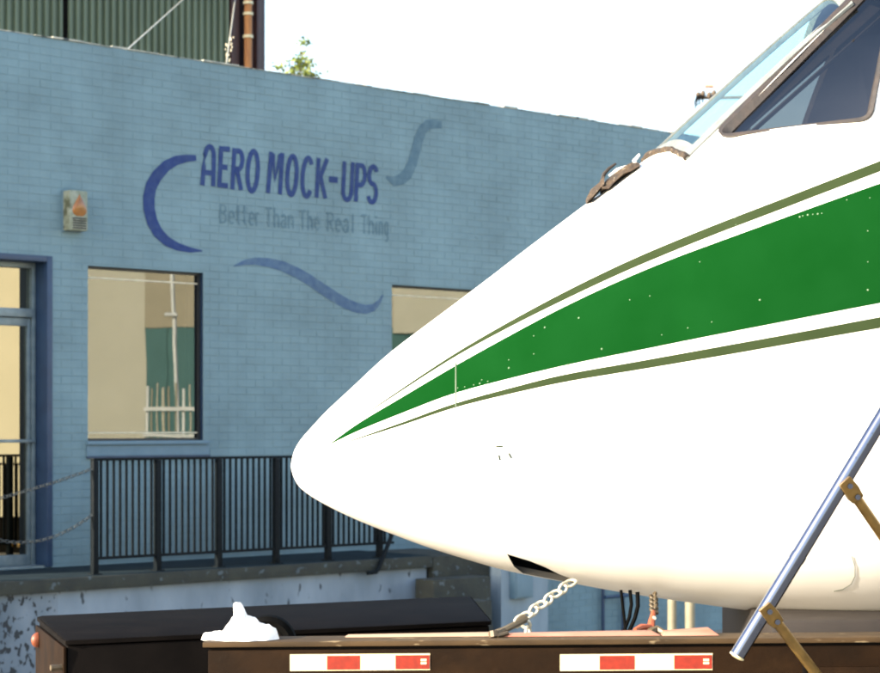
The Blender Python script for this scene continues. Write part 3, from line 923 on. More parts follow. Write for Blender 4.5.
# windscreen panes with chalky surround
for s in (-1, 1):
    def scr(x, yy, lift): return Vector((x, AY + s * yy, zsurf(x, yy))) + Vector((-.6, s * .35 * yy / WY1, .72)) * lift
    nx, ny = 16, 10
    ss = MB()
    ring_o = []; ring_i = []
    def border(d):
        ya, yb = WY0 - d * .3, WY1 + d; x1_ = wxb + d; A0, A1 = WXA(ya) - d, WXA(yb) - d
        pts = [(A0 + (x1_ - A0) * k / nx, ya) for k in range(nx)] + [(x1_, ya + (yb - ya) * k / ny) for k in range(ny)] + [(x1_ - (x1_ - A1) * k / nx, yb) for k in range(nx)] + [(A1 + (A0 - A1) * k / ny, yb - (yb - ya) * k / ny) for k in range(ny)]
        return pts
    B1, B2 = border(.016), border(-.02)
    ss.grid([[scr(x, y, -.002) for x, y in B1], [scr(x, y, .007) for x, y in B1], [scr(x, y, .006) for x, y in B2], [scr(x, y, -.02) for x, y in B2]], close=True)
    wf = ss.build('windscreen', M['shield_frame'], plane, smooth=True)
    p = MB(); p.grid([[scr(WXA(WY0 + (WY1 - WY0) * j / ny) + (wxb - WXA(WY0 + (WY1 - WY0) * j / ny)) * i / nx, WY0 + (WY1 - WY0) * j / ny, .0) for j in range(ny + 1)] for i in range(nx + 1)])
    p.build('pane', M['shield_glass'], wf, smooth=True)
    sl_ = MB(); rs_ = random.Random(11); yy_ = [WY0 + (WY1 + .015 - WY0) * k / 14 for k in range(15)]
    sl_.tube([scr(WXA(y) - .014 + rs_.uniform(-.003, .003), y, .006) for y in yy_], [.011 + rs_.uniform(-.002, .003) for _ in yy_], 7)
    sl_.build('torn_seal', M['torn'], wf, smooth=True)

# painted stripes, conforming to the skin
def strip(name, lo, hi, x0, x1, mat, n=70, m=10, lift=.0016, parent=plane):
    fl, fh = pchip(*zip(*lo)), pchip(*zip(*hi))
    rows = []
    for i in range(n + 1):
        px = x0 + (x1 - x0) * (i / n) ** 1.3
        a, b = fl(px), fh(px)
        rows.append([on_skin(px, a + (b - a) * j / m, lift) for j in range(m + 1)])
    mb = MB(); mb.grid(rows)
    return mb.build(name, M[mat], parent, smooth=True, recalc=False)
GLO = [(329, 445), (356, 432), (400, 414), (456, 393), (510, 378.5), (560, 366.5), (640, 350), (720, 334), (800, 318.5), (880, 303), (1100, 262)]
GHI = [(329, 444.5), (356, 425), (400, 398.5), (456, 365.5), (510, 335.5), (560, 309), (615, 283), (670, 260), (740, 234), (810, 208.5), (880, 183.5), (1100, 108)]
gs = strip('green_stripe', GLO, GHI, 329, 1100, 'green', 120, 16)
gs['label'] = 'broad green stripe tapering to the nose'
gs2 = strip('upper_pinstripe', [(348, 426.5), (400, 392), (456, 356.5), (510, 327), (560, 302), (630, 269.5), (700, 240.5), (790, 206), (880, 171.5), (1100, 90)], [(348, 426), (400, 390), (456, 353), (510, 321.5), (560, 294.5), (630, 260.5), (700, 231), (790, 196), (880, 161), (1100, 76)], 348, 1100, 'olive', 100, 3)
gs3 = strip('lower_pinstripe', [(338, 445.5), (400, 426), (456, 407.5), (510, 394), (560, 383), (640, 369.5), (720, 356), (800, 342), (880, 328), (1100, 292)], [(338, 445), (400, 423), (456, 403), (510, 388), (560, 375.5), (640, 361), (720, 346.5), (800, 332), (880, 317), (1100, 280)], 338, 1100, 'olive', 100, 3)
M['rivet'] = pmat('worn_rivet_heads', (.07, .13, .06), (.03, .08, .03), 90, .5)
M['seam'] = pmat('worn_seam_edge', (.022, .055, .020), (.008, .04, .008), 120, .6)
# panel joint behind the radome, rivets, latch and other skin marks
mb = MB()
mb.grid([[on_skin(x, 362.5 + 44 * k / 16, .0026) for k in range(17)] for x in (455.4, 456.6)])
mb.build('radome_joint', M['seam'], plane, smooth=True, recalc=False)
rv = MB()
def dome(p, n, r):
    a = n.orthogonal().normalized(); b = n.cross(a)
    vs = [p + n * r * .5] + [p + (a * math.cos(k * math.pi / 3) + b * math.sin(k * math.pi / 3)) * r for k in range(6)]
    rv.add(vs, [(0, 1 + k, 1 + (k + 1) % 6) for k in range(6)])
for px, py in [(545, 327.5), (534, 336), (534, 354), (509, 360), (509, 368), (482, 380), (545, 372), (568, 365), (579, 318), (602, 349), (630, 300), (650, 296), (702, 223), (736, 225), (735, 218), (800, 217), (803, 216), (808, 215), (813, 214.5), (818, 214), (822, 213.5), (847, 200), (870, 198), (868, 231), (868, 290), (868, 262), (662, 335), (688, 328), (712, 322), (700, 262), (760, 300), (465, 387), (474, 385), (480, 383.5), (488, 381.5), (458, 388)]:
    p = on_skin(px, py, .002); dome(p, skin_n(p.x, p.z), .0034 if random.random() < .3 else .0022)
tag(rv.build('rivets', M['rivet'], plane, smooth=True), kind='stuff')
mb = MB()
for (x0, y0, x1, y1) in ((496, 446, 503, 446.5), (499, 455, 500, 460), (509, 453, 511.5, 458)):
    a, b = on_skin(x0, y0, .003), on_skin(x1, y1, .003)
    mb.tube([a, (a + b) / 2, b], .0028, 5)
mb.build('hatch_latch', M['olive'], plane)
mb = MB()
mb.tube([on_skin(x, y, .0015) for x, y in ((852, 556), (855, 566), (855, 576), (851, 584), (843, 589), (834, 591))], .0009, 5)
mb.build('hatch_seam', M['olive'], plane)

# torn fairing and bracket below the windscreen
M['rawmetal'] = pmat('raw_bracket_metal', (.45, .44, .40), (.25, .25, .24), 30, .45, metal=.4)
YT = AY - .12
def ragged(path, w0, thick, name, mat, seed):
    rnd = random.Random(seed); mb = MB(); rows = []
    for i, (px, py, w) in enumerate(path):
        c = P(px, py, YT); wz = w / FPX * AY
        j = lambda: rnd.uniform(-.3, .3) * wz
        rows.append([c + Vector((j() * .4, -thick, -wz * .5 + j())), c + Vector((j() * .4, -thick * .6, wz * .5 + j())), c + Vector((j() * .4, thick, wz * .5 + j())), c + Vector((j() * .4, thick, -wz * .7))])
    mb.grid(rows, close=True); n_ = len(rows)
    mb.f.append((3, 2, 1, 0)); mb.m.append(0); mb.f.append(tuple((n_ - 1) * 4 + k for k in range(4))); mb.m.append(0)
    return mb.build(name, M[mat], plane, smooth=True, angle=50)
ragged([(638, 165.5, 7), (630, 169, 9), (622, 173, 10), (614, 179, 9), (608, 184, 8), (601, 189, 5)], 0, .06, 'broken_fairing', 'torn', 2)
ragged([(603, 183, 8), (598, 189, 7), (592, 194, 8), (587, 200, 5)], 0, .05, 'fairing_fragment', 'torn', 5)
mb = MB(); mb.tube([P(601.5, 182, YT), P(604, 174, YT), P(609, 168.5, YT), P(616, 163.5, YT)], [.006, .007, .006, .004], 7); mb.build('wiper_stub', M['well'], plane, smooth=True)
mb = MB(); mb.tube([P(639.5, 154.5, YT), P(634, 161, YT), P(637, 165, YT), P(643, 168, YT - .02)], [.005, .008, .008, .006], 6); mb.build('bent_bracket', M['white'], plane, smooth=True)
mb = MB(); mb.tube([P(609, 176, YT - .03), P(617, 170, YT - .03), P(627, 166, YT - .03)], [.004, .007, .004], 6); mb.build('torn_skin_edge', M['white'], plane, smooth=True)

# cockpit inside: bulkhead, coaming, seat backs
xb = P(955, 0, AY).x
mb = MB(); sec = section(xb, 48, .03); mb.add(sec, [tuple(range(48))]); mb.build('bulkhead', M['cabin'], plane)
mb = MB(); sec = section(XE - .02, 48, .03); mb.add(sec, [tuple(range(48))]); mb.build('rear_bulkhead', M['cabin'], plane)
xp = P(735, 0, AY).x
zc0 = P(0, 155, AY).z
mb = MB(); mb.box(xp - .10, xp + .10, AY - .44, AY + .44, zc0 - .4, zc0 - .06); mb.build('instrument_panel', M['cabin'], plane, bevel=.04)
zf = zc0 - .75
MB().box(xp - .2, xb - .02, AY - .46, AY + .46, zf - .03, zf).build('cabin_floor', M['cabin'], plane)
for s in (-1, 1):
    mb = MB(); xs_ = P(905, 0, AY).x
    mb.hexa([Vector(v) for v in ((xs_, AY + s * .27 - .19, zf + .35), (xs_ + .12, AY + s * .27 - .19, zf + .35), (xs_ + .12, AY + s * .27 + .19, zf + .35), (xs_, AY + s * .27 + .19, zf + .35),
             (xs_ + .08, AY + s * .27 - .17, zf + 1.05), (xs_ + .17, AY + s * .27 - .17, zf + 1.05), (xs_ + .17, AY + s * .27 + .17, zf + 1.05), (xs_ + .08, AY + s * .27 + .17, zf + 1.05))])
    mb.build('seat_back', M['cabin'], plane, bevel=.03)

# ------------------------------------------------------------------ flatbed trailer carrying the aircraft
M['trailer'] = pmat('dusty_brown_black_paint', (.0115, .0052, .0016), (.0058, .0028, .001), 5, .65, spec=.06, bump=.15, spots=(.019, .0092, .0032), spot_scale=6, spot_lo=.5, spot_hi=.85, stretch=(1, 1, 1.3))
M['trailer_top'] = pmat('worn_deck_edge', (.050, .030, .013), (.024, .015, .007), 12, .65, spec=.15, spots=(.16, .12, .07), spot_scale=22, spot_lo=.64, spot_hi=.7, stretch=(.5, 1, 2))
M['black'] = pmat('black_steel_paint', (.0038, .0031, .0028), (.006, .0048, .0042), 7, .7, spec=.03)
M['tape_white'] = pmat('white_reflective_tape', (.62, .54, .32), (.56, .48, .28), 30, .4)
M['tape_red'] = pmat('red_reflective_tape', (.21, .014, .003), (.15, .010, .0025), 60, .4)
trl = empty('flatbed_trailer', (0.5, AY, 0))
tag(trl, 'dusty brown-black steel flatbed trailer with red and white reflective tape', 'trailer')
TY = 6.2
DZ = lambda x, z: z + (x + .73) * .0075                # the trailer stands a touch nose-down to the left
def tbox(x0, x1, y0, y1, z0, z1, name, mat, parent=trl, bevel=.003):
    c = [Vector(q_) for q_ in ((x0, y0, z0), (x1, y0, z0), (x1, y1, z0), (x0, y1, z0), (x0, y0, z1), (x1, y0, z1), (x1, y1, z1), (x0, y1, z1))]
    for v in c: v.z = DZ(v.x, v.z)
    mb = MB(); mb.hexa(c)
    return mb.build(name, M[mat], parent, bevel=bevel)
xl = P(203, 0, TY).x; zd = P(203, 641.8, TY).z; XR = 3.6
tbox(xl, XR, TY - .012, TY + .15, zd - .0165, zd, 'deck_edge', 'trailer_top')
tbox(xl + .016, XR - .02, TY + .006, TY + .10, zd - .0268, zd - .0170, 'shadow_gap', 'black', bevel=0)
tbox(xl + .016, XR - .01, TY, TY + .10, zd - .36, zd - .0272, 'side_beam', 'trailer')
tbox(xl + .016, XR - .01, AY + .90, AY + 1.0, zd - .36, zd - .0272 - .2, 'side_beam', 'trailer')
for i, x in enumerate([xl + .1, .0, .9, 1.75, 2.6, 3.4]):
    tbox(x, x + .10, TY + .101, AY + .899, zd - .34, zd - .22, 'cross_member', 'black')
tbox(P(790, 0, TY).x, P(1000, 0, TY).x, TY + .35, AY + .5, zd - .219, zd + .02, 'cradle', 'well', bevel=.01)
tbox(1.5, 3.3, AY - .35, AY + .35, zd - .219, zd - .03, 'cradle', 'black', bevel=.01)
for i, (x, y) in enumerate(((2.2, TY + .25), (3.1, TY + .25), (2.2, AY + .75), (3.1, AY + .75))):
    mb = MB(); rows = []
    prof_ = [(.14, .22), (.145, .36), (.12, .44), (.05, .46), (-.05, .46), (-.12, .44), (-.145, .36), (-.14, .22)]
    for k in range(28):
        th = 2 * math.pi * k / 28
        rows.append([Vector((x + r * math.cos(th), y + a, .46 + r * math.sin(th))) for a, r in prof_])
    rows.append(rows[0]); mb.grid(rows); wh = mb.build('wheel', M['black'], trl, smooth=True)
    mb = MB(); mb.tube([(x, y - .12, .46), (x, y + .12, .46)], .23, 20); mb.build('rim', M['alu'], wh)
mb = MB(); mb.tube([(2.2, TY + .2, .46), (2.2, AY + .8, .46)], .06, 10); mb.tube([(3.1, TY + .2, .46), (3.1, AY + .8, .46)], .06, 10); mb.build('axle', M['black'], trl)
for x in (2.2, 3.1):
    for y in (TY + .25, AY + .75): tbox(x - .05, x + .05, y + .16 if y < AY else y - .26, y + .26 if y < AY else y - .16, .46, zd - .35, 'suspension', 'black')
tbox(xl + .25, xl + .37, TY + .12, TY + .24, 0, zd - .341, 'landing_leg', 'black'); tbox(xl + .25, xl + .37, AY + .75, AY + .87, 0, zd - .341, 'landing_leg', 'black')
def tape(px0, px1, cuts):
    x0, x1 = P(px0, 0, TY).x, P(px1, 0, TY).x
    z1 = P(0, 654.3, TY).z - (x0 + .73) * .0075 + .002 * 0; z0 = z1 - .0515
    t_ = tbox(x0, x1, TY - .0022, TY - .0006, z0, z1, 'reflective_tape', 'tape_white', bevel=0)
    for a, b in cuts:
        r_ = tbox(P(a, 0, TY).x, P(b, 0, TY).x, TY - .0034, TY - .0024, z0 + .003, z1 - .005, 'red_segment', 'tape_red', t_, bevel=0)
    a, b = cuts[-1]
    mx = P(b - 6, 0, TY).x
    for k in range(2):
        tbox(mx - .009, mx + .009, TY - .0044, TY - .0036, z0 + .018 + k * .010, z0 + .025 + k * .010, 'maker_mark', 'tape_white', t_, bevel=0)
tape(290, 430, [(327, 360), (395.5, 429.6)])
tape(560, 712.5, [(599.5, 634.5), (674, 712)])
tbox(P(802, 0, TY).x, P(807, 0, TY).x, TY - .006, TY - .0005, zd - .30, P(0, 660, TY).z, 'stake_pocket', 'black')
tbox(P(807.5, 0, TY).x, P(1100, 0, TY).x, TY - .02, TY - .0006, zd - .30, zd - .09, 'outer_plate', 'trailer', bevel=.004)

# painted boards and a strap lying along the deck edge
M['salmon'] = pmat('sun_faded_red_board', (.24, .085, .05), (.34, .17, .12), 12, .6, stretch=(.4, 2, 2))
M['pale_board'] = pmat('bleached_board', (.30, .22, .15), (.28, .16, .10), 9, .6, stretch=(.4, 2, 2))
for (a, b, ya, yb, h, m_, lab) in ((345, 505, .085, .13, .011, 'pale_board', 'thin bleached board lying on the trailer edge, leftmost of three'), (497, 660, .07, .125, .014, 'salmon', 'faded red strip of board between the chain and the red binder'), (661, 718, .06, .12, .022, 'salmon', 'short faded red board right of the red binder')):
    x0, x1 = P(a, 0, TY + .1).x, P(b, 0, TY + .1).x
    mb = MB()
    zz = lambda x: DZ(x, zd)
    mb.hexa([Vector(v) for v in ((x0, TY + ya, zz(x0) + .001), (x1, TY + ya, zz(x1) + .001), (x1, TY + yb, zz(x1) + .001), (x0, TY + yb, zz(x0) + .001), (x0 + .01, TY + ya + .01, zz(x0) + h * .6), (x1 - .03, TY + ya + .01, zz(x1) + h), (x1 - .03, TY + yb, zz(x1) + h), (x0 + .01, TY + yb, zz(x0) + h * .6))])
    tag(mb.build('painted_board', M[m_], bevel=.002), lab, 'board')

# ------------------------------------------------------------------ white rag on the trailer's end
M['rag'] = pmat('white_cotton_rag', (.84, .83, .80), (.80, .79, .76), 30, .9, bump=.3, bscale=50)
rx0, rx1 = P(202.5, 0, TY + .05).x, P(278, 0, TY + .05).x
def ragh(u, v):                                        # u along 0..1, v across -1..1, height in metres
    px = 202.5 + u * 75.5
    hpx = [(202.5, 0), (204.5, 6), (212, 7.5), (222, 8.0), (228, 14), (232, 20), (235, 24), (239, 26.5), (244, 25), (249, 22.5), (256, 18), (263, 14), (270, 12.5), (275, 10), (278, 0)]
    f = float(np.interp(px, [a for a, _ in hpx], [b for _, b in hpx])) * 1.04
    base = f * (1 - abs(v) ** 2.2) ** .6
    fold = 1 + .05 * math.sin(px * .5 + v * 3.3) + .03 * math.sin(px * .9 - v * 5)
    return base * fold / FPX * TY
mb = MB(); rows = []
NU, NV = 64, 26
for i in range(NU + 1):
    u = i / NU; row = []
    for j in range(NV + 1):
        v = -1 + 2 * j / NV
        wv = .028 + .042 * math.sin(math.pi * min(1, max(0, (u - .12) / .9))) + .004 * math.sin(u * 23)
        x = rx0 + (rx1 - rx0) * u
        row.append(Vector((x + .004 * math.sin(v * 4 + u * 9), TY + .062 + v * wv, DZ(x, zd) + .0015 + ragh(u, v))))
    rows.append(row)
mb.grid(rows)
rag = mb.build('white_rag', M['rag'], smooth=True, recalc=False, angle=180)
tag(rag, 'crumpled white rag with a peaked corner on the trailer edge', 'rag')
mb = MB()
yk = TY + .06
pk = [(242, 628, .034), (241.2, 621, .029), (240.8, 617, .0235), (240, 613, .0195), (239, 609, .0175), (238, 605.5, .0150), (237.6, 603.8, .0115), (237.8, 602.9, .006)]
rows = []
for (px, py, r) in pk:
    c = P(px, py, yk)
    rows.append([c + Vector((r * math.cos(k * math.pi / 6) * (1 + .12 * math.sin(3 * k)), r * .7 * math.sin(k * math.pi / 6), .003 * math.sin(k * 2.1))) for k in range(12)])
mb.grid(rows, close=True); mb.f.append(tuple((len(rows) - 1) * 12 + k for k in range(12))); mb.m.append(0)
mb.build('peak', M['rag'], rag, smooth=True, angle=80)

# ------------------------------------------------------------------ tie-down chain, binder, second chain, hoses
M['chain'] = pmat('galvanised_chain', (.62, .58, .46), (.45, .42, .33), 60, .35, metal=.35)
M['rust_red'] = pmat('red_binder_paint', (.36, .06, .02), (.18, .05, .02), 40, .5)
M['darkiron'] = pmat('dark_iron', (.05, .038, .022), (.09, .065, .035), 40, .5, metal=.2)
pa, pb = P(515, 624, 6.72), P(574, 580.5, 6.93)
tch = empty('tie_down_chain', P(500, 634, 6.3)); tag(tch, 'galvanised chain tying the aircraft nose down to the trailer edge', 'chain')
chain_links([pa, pb], .056, .0055, M['chain'], tch)
chain_links([P(521, 621, 6.72), P(529, 626, 6.72), P(527, 636, 6.70)], .046, .0062, M['chain'], tch)
mb = MB(); mb.tube([P(491, 635, 6.27), P(503, 630.5, 6.30), P(517, 623.5, 6.6), P(524, 619, 6.72)], [.012, .011, .012, .016], 8); mb.tube([P(497, 636, 6.26), P(508, 633, 6.28)], .007, 6)
mb.tube([P(493, 631, 6.27), P(494, 637, 6.265)], .015, 8)
mb.build('hook', M['darkiron'], tch, smooth=True)
bch = empty('chain_binder', P(652, 636, 6.6)); tag(bch, 'rusty red chain binder standing between belly and trailer', 'chain binder')
chain_links([P(654, 612, 6.7), P(653.5, 595, 6.9)], .04, .006, M['darkiron'], bch)
mb = MB(); mb.tube([P(650.5, 634, 6.55), P(651.5, 622, 6.6), P(653.5, 612, 6.68)], [.013, .012, .008], 8); mb.build('barrel', M['rust_red'], bch, smooth=True)
mb = MB(); mb.tube([P(635, 630, 6.5), P(641, 627.5, 6.52), P(650, 627, 6.55)], [.008, .012, .010], 8); mb.build('handle', M['rust_red'], bch, smooth=True)
mb = MB(); mb.tube([P(650, 632, 6.5), P(657, 630, 6.52), P(664, 632.5, 6.5)], [.014, .016, .010], 8); mb.build('hook', M['darkiron'], bch, smooth=True)
mb = MB(); p = P(653.8, 617.5, 6.62); mb.tube([p, p + Vector((0, -.02, 0))], .006, 8); mb.build('pin', M['chain'], bch)
M['rubber'] = pmat('black_rubber', (.0025, .0025, .0025), (.004, .004, .004), 20, .8, spec=.02)
for k, pts in enumerate((((621, 590), (622.5, 603), (624, 615), (626, 634)), ((630, 590), (631.5, 604), (629.5, 617), (623, 634)), ((637.5, 592), (638, 606), (635, 618), (628, 634)))):
    mb = MB(); mb.tube([P(x, y, 6.95) for x, y in pts] + [P(pts[-1][0] + 2, 660, 6.9)], .0055 + .001 * k, 7)
    tag(mb.build('hydraulic_hose', M['rubber'], smooth=True), ['straightest black hose hanging below the aircraft belly, farthest from the red binder', 'middle black hose bowing below the aircraft belly', 'black hose below the aircraft belly nearest the red binder'][k], 'hose', 'black hoses under the belly')

# ------------------------------------------------------------------ chrome rail with tan struts
M['chrome'] = pmat('polished_steel_tube', (.14, .158, .21), (.12, .137, .19), 8, .10, metal=1.0, spots=(.09, .10, .13), spot_scale=60, spot_lo=.66, spot_hi=.72)
M['tan'] = pmat('brass_strut', (.26, .16, .045), (.18, .11, .03), 25, .35, metal=.55)
hr = empty('folding_handrail', P(770, 640, 5.75)); tag(hr, 'polished tubular handrail slanting before the fuselage on two brass struts', 'handrail')
YR = 5.8
pts = [(737.5, 655, YR), (796, 560.5, YR)]
mb = MB(); mb.tube([P(737.5, 655, YR), P(797, 558, YR)], .0225, 20); mb.build('lower_tube', M['chrome'], hr, smooth=True)
mb = MB(); mb.tube([P(797.8, 556.7, YR), P(940, 322, YR)], .0225, 20); mb.build('upper_tube', M['chrome'], hr, smooth=True)
mb = MB(); mb.tube([P(795.5, 560.4, YR), P(799.3, 554.2, YR)], .0240, 20); mb.build('joint_collar', M['chrome'], hr, smooth=True)
mb = MB(); a, b = P(737.5, 655, YR), P(797, 558, YR); d_ = (a - b).normalized(); mb.tube([a + d_ * .001, a + d_ * .006, a + d_ * .010], [.0232, .0232, .012], 16); mb.build('end_cap', M['tape_white'], hr, smooth=True)
for (bx, by, ex, ey, eY) in ((849, 487, 935, 612, 6.2), (769, 612, 853, 722, 6.19)):
    p0, p1 = P(bx, by, YR - .005), P(ex, ey, eY)
    dv = (p1 - p0).normalized()
    mb = MB(); mb.tube([p0 + dv * .045, p1], .0155, 12); st = mb.build('strut', M['tan'], hr, smooth=True)
    mb = MB(); sd = dv.cross(Vector((0, 1, 0))).normalized()
    pts_ = [p0 - dv * .035 + sd * .018, p0 - dv * .035 - sd * .022, p0 + dv * .035 - sd * .024, p0 + dv * .065 - sd * .018, p0 + dv * .065 + sd * .018, p0 + dv * .02 + sd * .022]
    n_ = len(pts_)
    mb.add([v + Vector((0, -.022, 0)) for v in pts_] + [v + Vector((0, .01, 0)) for v in pts_], [tuple(range(n_)), tuple(range(2 * n_ - 1, n_ - 1, -1))] + [(i, (i + 1) % n_, n_ + (i + 1) % n_, n_ + i) for i in range(n_)])
    br = mb.build('clevis', M['tan'], st, bevel=.004)
    for s_ in (-.005, .05):
        c = p0 + dv * s_; mb = MB(); mb.tube([c + Vector((0, -.03, 0)), c + Vector((0, .012, 0))], .008, 10); mb.build('bolt', M['chrome'], st, smooth=True)

# ------------------------------------------------------------------ long black steel box behind the trailer
bx = empty('equipment_box', (-.8, 8.7, 0))
tag(bx, 'long black steel equipment box with amber marker light on its left end', 'equipment box')
ZB = CAMH - .80
def lvl(px, py): return P(px, py, .80 * FPX / (py - YH))
c0, c1, c2, c3 = lvl(36.5, 615.5), lvl(64.5, 639.5), lvl(492, 620), lvl(471, 595.5)
for c in (c0, c1, c2, c3): c.z = ZB
fd = Vector(((c1 - c0).x, (c1 - c0).y, 0)).normalized()
def dn(c, k): return Vector((c.x, c.y, k))
mb = MB(); mb.hexa([dn(c0, ZB - .025), dn(c1, ZB - .025), dn(c2, ZB - .025), dn(c3, ZB - .025), c0, c1, c2, c3]); mb.build('lid', M['black'], bx, bevel=.02)
ins = lambda c, k: c.lerp((c0 + c1 + c2 + c3) / 4, k)
i0, i1, i2, i3 = [ins(c, .012) for c in (c0, c1, c2, c3)]
mb = MB(); mb.hexa([dn(i0, .35), dn(i1, .35), dn(i2, .35), dn(i3, .35), dn(i0, ZB - .026), dn(i1, ZB - .026), dn(i2, ZB - .026), dn(i3, ZB - .026)]); mb.build('body', M['black'], bx, bevel=.006)
en = (c0 - c3).normalized()
ea, eb = dn(c0, 0) + en * .004, dn(c1, 0) + en * .004
mb = MB(); mb.hexa([dn(ea, .36), dn(eb, .36), dn(eb - en * .012, .36), dn(ea - en * .012, .36), dn(ea, ZB - .04), dn(eb, ZB - .03), dn(eb - en * .012, ZB - .03), dn(ea - en * .012, ZB - .04)]); mb.build('end_plate', M['trailer'], bx, bevel=.003)  # brown coat puts the sunlit look into the black box's end
mk = lvl(36.5, 615.5); mk = dn(c0.lerp(c1, .12), P(39, 637, c0.y).z) + en * .006
mb = MB()
rows = []
for i in range(6):
    f = i / 5; r = .026 * math.cos(f * 1.45)
    rows.append([mk + en * (.03 * math.sin(f * 1.5)) + fd * (r * .9 * math.cos(k * math.pi / 6)) + Vector((0, 0, r * 1.25 * math.sin(k * math.pi / 6))) for k in range(12)])
mb.grid(rows, close=True); mb.build('marker_light', pmat('orange_marker_lens', (.16, .036, .010), (.12, .028, .008), 30, .5), bx, smooth=True)
for f in (.15, .85):
    for (a, b) in ((c0, c3), (c1, c2)):
        p = a.lerp(b, f).lerp((c0 + c1 + c2 + c3) / 4, .12); mb = MB(); mb.box(p.x - .05, p.x + .05, p.y - .05, p.y + .05, 0, .349); mb.build('foot', M['black'], bx)
hp = P(60, 668, c1.y - .0); mb = MB(); mb.tube([dn(c1, hp.z) + en * .006 - fd * .03, dn(c1, hp.z) + en * .05 - fd * .03], .012, 8); mb.build('latch', M['darkiron'], bx, smooth=True)
# wheel leaning between rag and box
wc = P(268, 644, 7.0); mb = MB(); rows = []
for k in range(36):
    th = 2 * math.pi * k / 36
    rows.append([wc + Vector((r * math.cos(th), a, r * math.sin(th))) for a, r in [(.04, .06), (.05, .085), (.03, .10), (-.03, .10), (-.05, .085), (-.04, .06)]])
rows.append(rows[0]); mb.grid(rows)
tyr = mb.build('jockey_wheel', M['rubber'], smooth=True); tag(tyr, 'small black rubber wheel showing behind the white rag', 'wheel')
mb = MB(); mb.tube([wc + Vector((0, -.045, 0)), wc + Vector((0, .045, 0))], .062, 20); mb.build('hub', M['black'], tyr)
mb = MB(); mb.tube([wc + Vector((0, -.05, 0)), wc + Vector((0, -.09, 0)), wc + Vector((0, -.09, -.05)), Vector((wc.x, TY + .12, wc.z - .12))], .012, 8); mb.build('axle_arm', M['black'], tyr)

# ------------------------------------------------------------------ green corrugated shed behind the roof
M['corr'] = pmat('green_corrugated_sheet', (.108, .138, .084), (.094, .122, .073), 2.5, .55, spots=(.070, .092, .055), spot_scale=1.2, spot_lo=.5, spot_hi=.7, stretch=(1, 1, .3))
M['maroon'] = pmat('dark_maroon_steel', (.045, .014, .012), (.03, .011, .01), 8, .5)
M['timber'] = pmat('orange_brown_timber', (.40, .17, .045), (.26, .10, .03), 14, .7, stretch=(3, 3, .4))  # orange brightened to imitate sunlight, the pole itself stands in shade
GO = -6.3
gsh = empty('corrugated_shed', WL(0, GO - 2, 0), A)
tag(gsh, 'tall green corrugated metal shed rising behind the blue parapet', 'shed')
gt = lambda px, py=20: wpx(px, py, GO)[0]
t_end = gt(229); zsh = 11.5
seams = [gt(-60), gt(64), t_end]
pitch = (gt(120) - gt(60)) / 8.4
t = seams[0]
for a, b in ((gt(-60), gt(64) - .012), (gt(64) + .012, t_end)):
    mb = MB(); bot = []; top = []
    x = a
    prf = [(0, 0), (.30, 0), (.42, .042), (.78, .042), (.90, 0)]
    while x < b - pitch * .5:
        for f, o_ in prf:
            xx = x + f * pitch
            if xx <= b:
                bot.append(WL(xx, GO + o_, 0)); top.append(WL(xx, GO + o_, zsh))
        x += pitch
    mb.grid([bot, top]); mb.build('sheet_panel', M['corr'], gsh, recalc=False)
MB().wbox(seams[0], t_end, GO - 5.0, GO - .02, 0, zsh - .02).build('shed_body', M['roofing'], gsh)
MB().wbox(gt(64) - .05, gt(64) + .05, GO - .015, GO + .012, 0, zsh).build('panel_joint', M['black'], gsh)
MB().wbox(t_end + .002, gt(237), GO - .3, GO + .05, 0, zsh).build('corner_trim', M['maroon'], gsh)
for a, b, o_ in ((247, 251.5, .0), (252, 256.5, .05), (257, 262.5, .0)):
    MB().wbox(gt(a), gt(b), GO - .3, GO + .06 + o_, 0, zsh).build('corner_column', M['maroon'], gsh, bevel=.01)
pp = empty('service_pole', WL(gt(241.5), GO + .1, 0), A); tag(pp, 'orange-brown pole with white bands between the maroon shed columns', 'pole')
t = gt(241.7)
mb = MB(); mb.tube([WL(t, GO + .14, 0), WL(t, GO + .14, zsh)], (gt(246.5) - gt(237)) * .32, 12); mb.build('shaft', M['timber'], pp, smooth=True)
for py in (4.5, 15.5, 38):
    z = wpx(241, py, GO)[1]
    mb = MB(); mb.tube([WL(t, GO + .14, z - .018), WL(t, GO + .14, z + .018)], (gt(246.5) - gt(237)) * .42, 12); mb.build('band', M['tape_white'], pp, smooth=True)
M['wire'] = pmat('pale_wire', (.42, .40, .32), (.35, .33, .26), 20, .5)
wa = WL(wpx(129, 48, -.5)[0], -.5, wpx(129, 48, -.5)[1]); wb_ = WL(wpx(187, -4, GO + .2)[0], GO + .2, wpx(187, -4, GO + .2)[1])
mb = MB(); mb.tube([wa + (wa - wb_) * .06, wb_ + (wb_ - wa) * .2], .0075, 6); tag(mb.build('guy_wire', M['wire'], smooth=True), 'pale guy wire slanting up from the parapet across the green shed', 'wire')
wa = WL(wpx(226, 66, -.6)[0], -.6, wpx(226, 66, -.6)[1]); wb_ = WL(wpx(235.5, -4, GO + .25)[0], GO + .25, wpx(235.5, -4, GO + .25)[1])
rp = empty('frayed_rope', wa); tag(rp, 'thin frayed rope with pale flakes hanging beside the maroon shed trim', 'rope')
mb = MB(); mb.tube([wa, wa.lerp(wb_, .3), wa.lerp(wb_, .6), wb_ + (wb_ - wa) * .2], .006, 6); mb.build('cord', M['wire'], rp, smooth=True)
mb = MB()
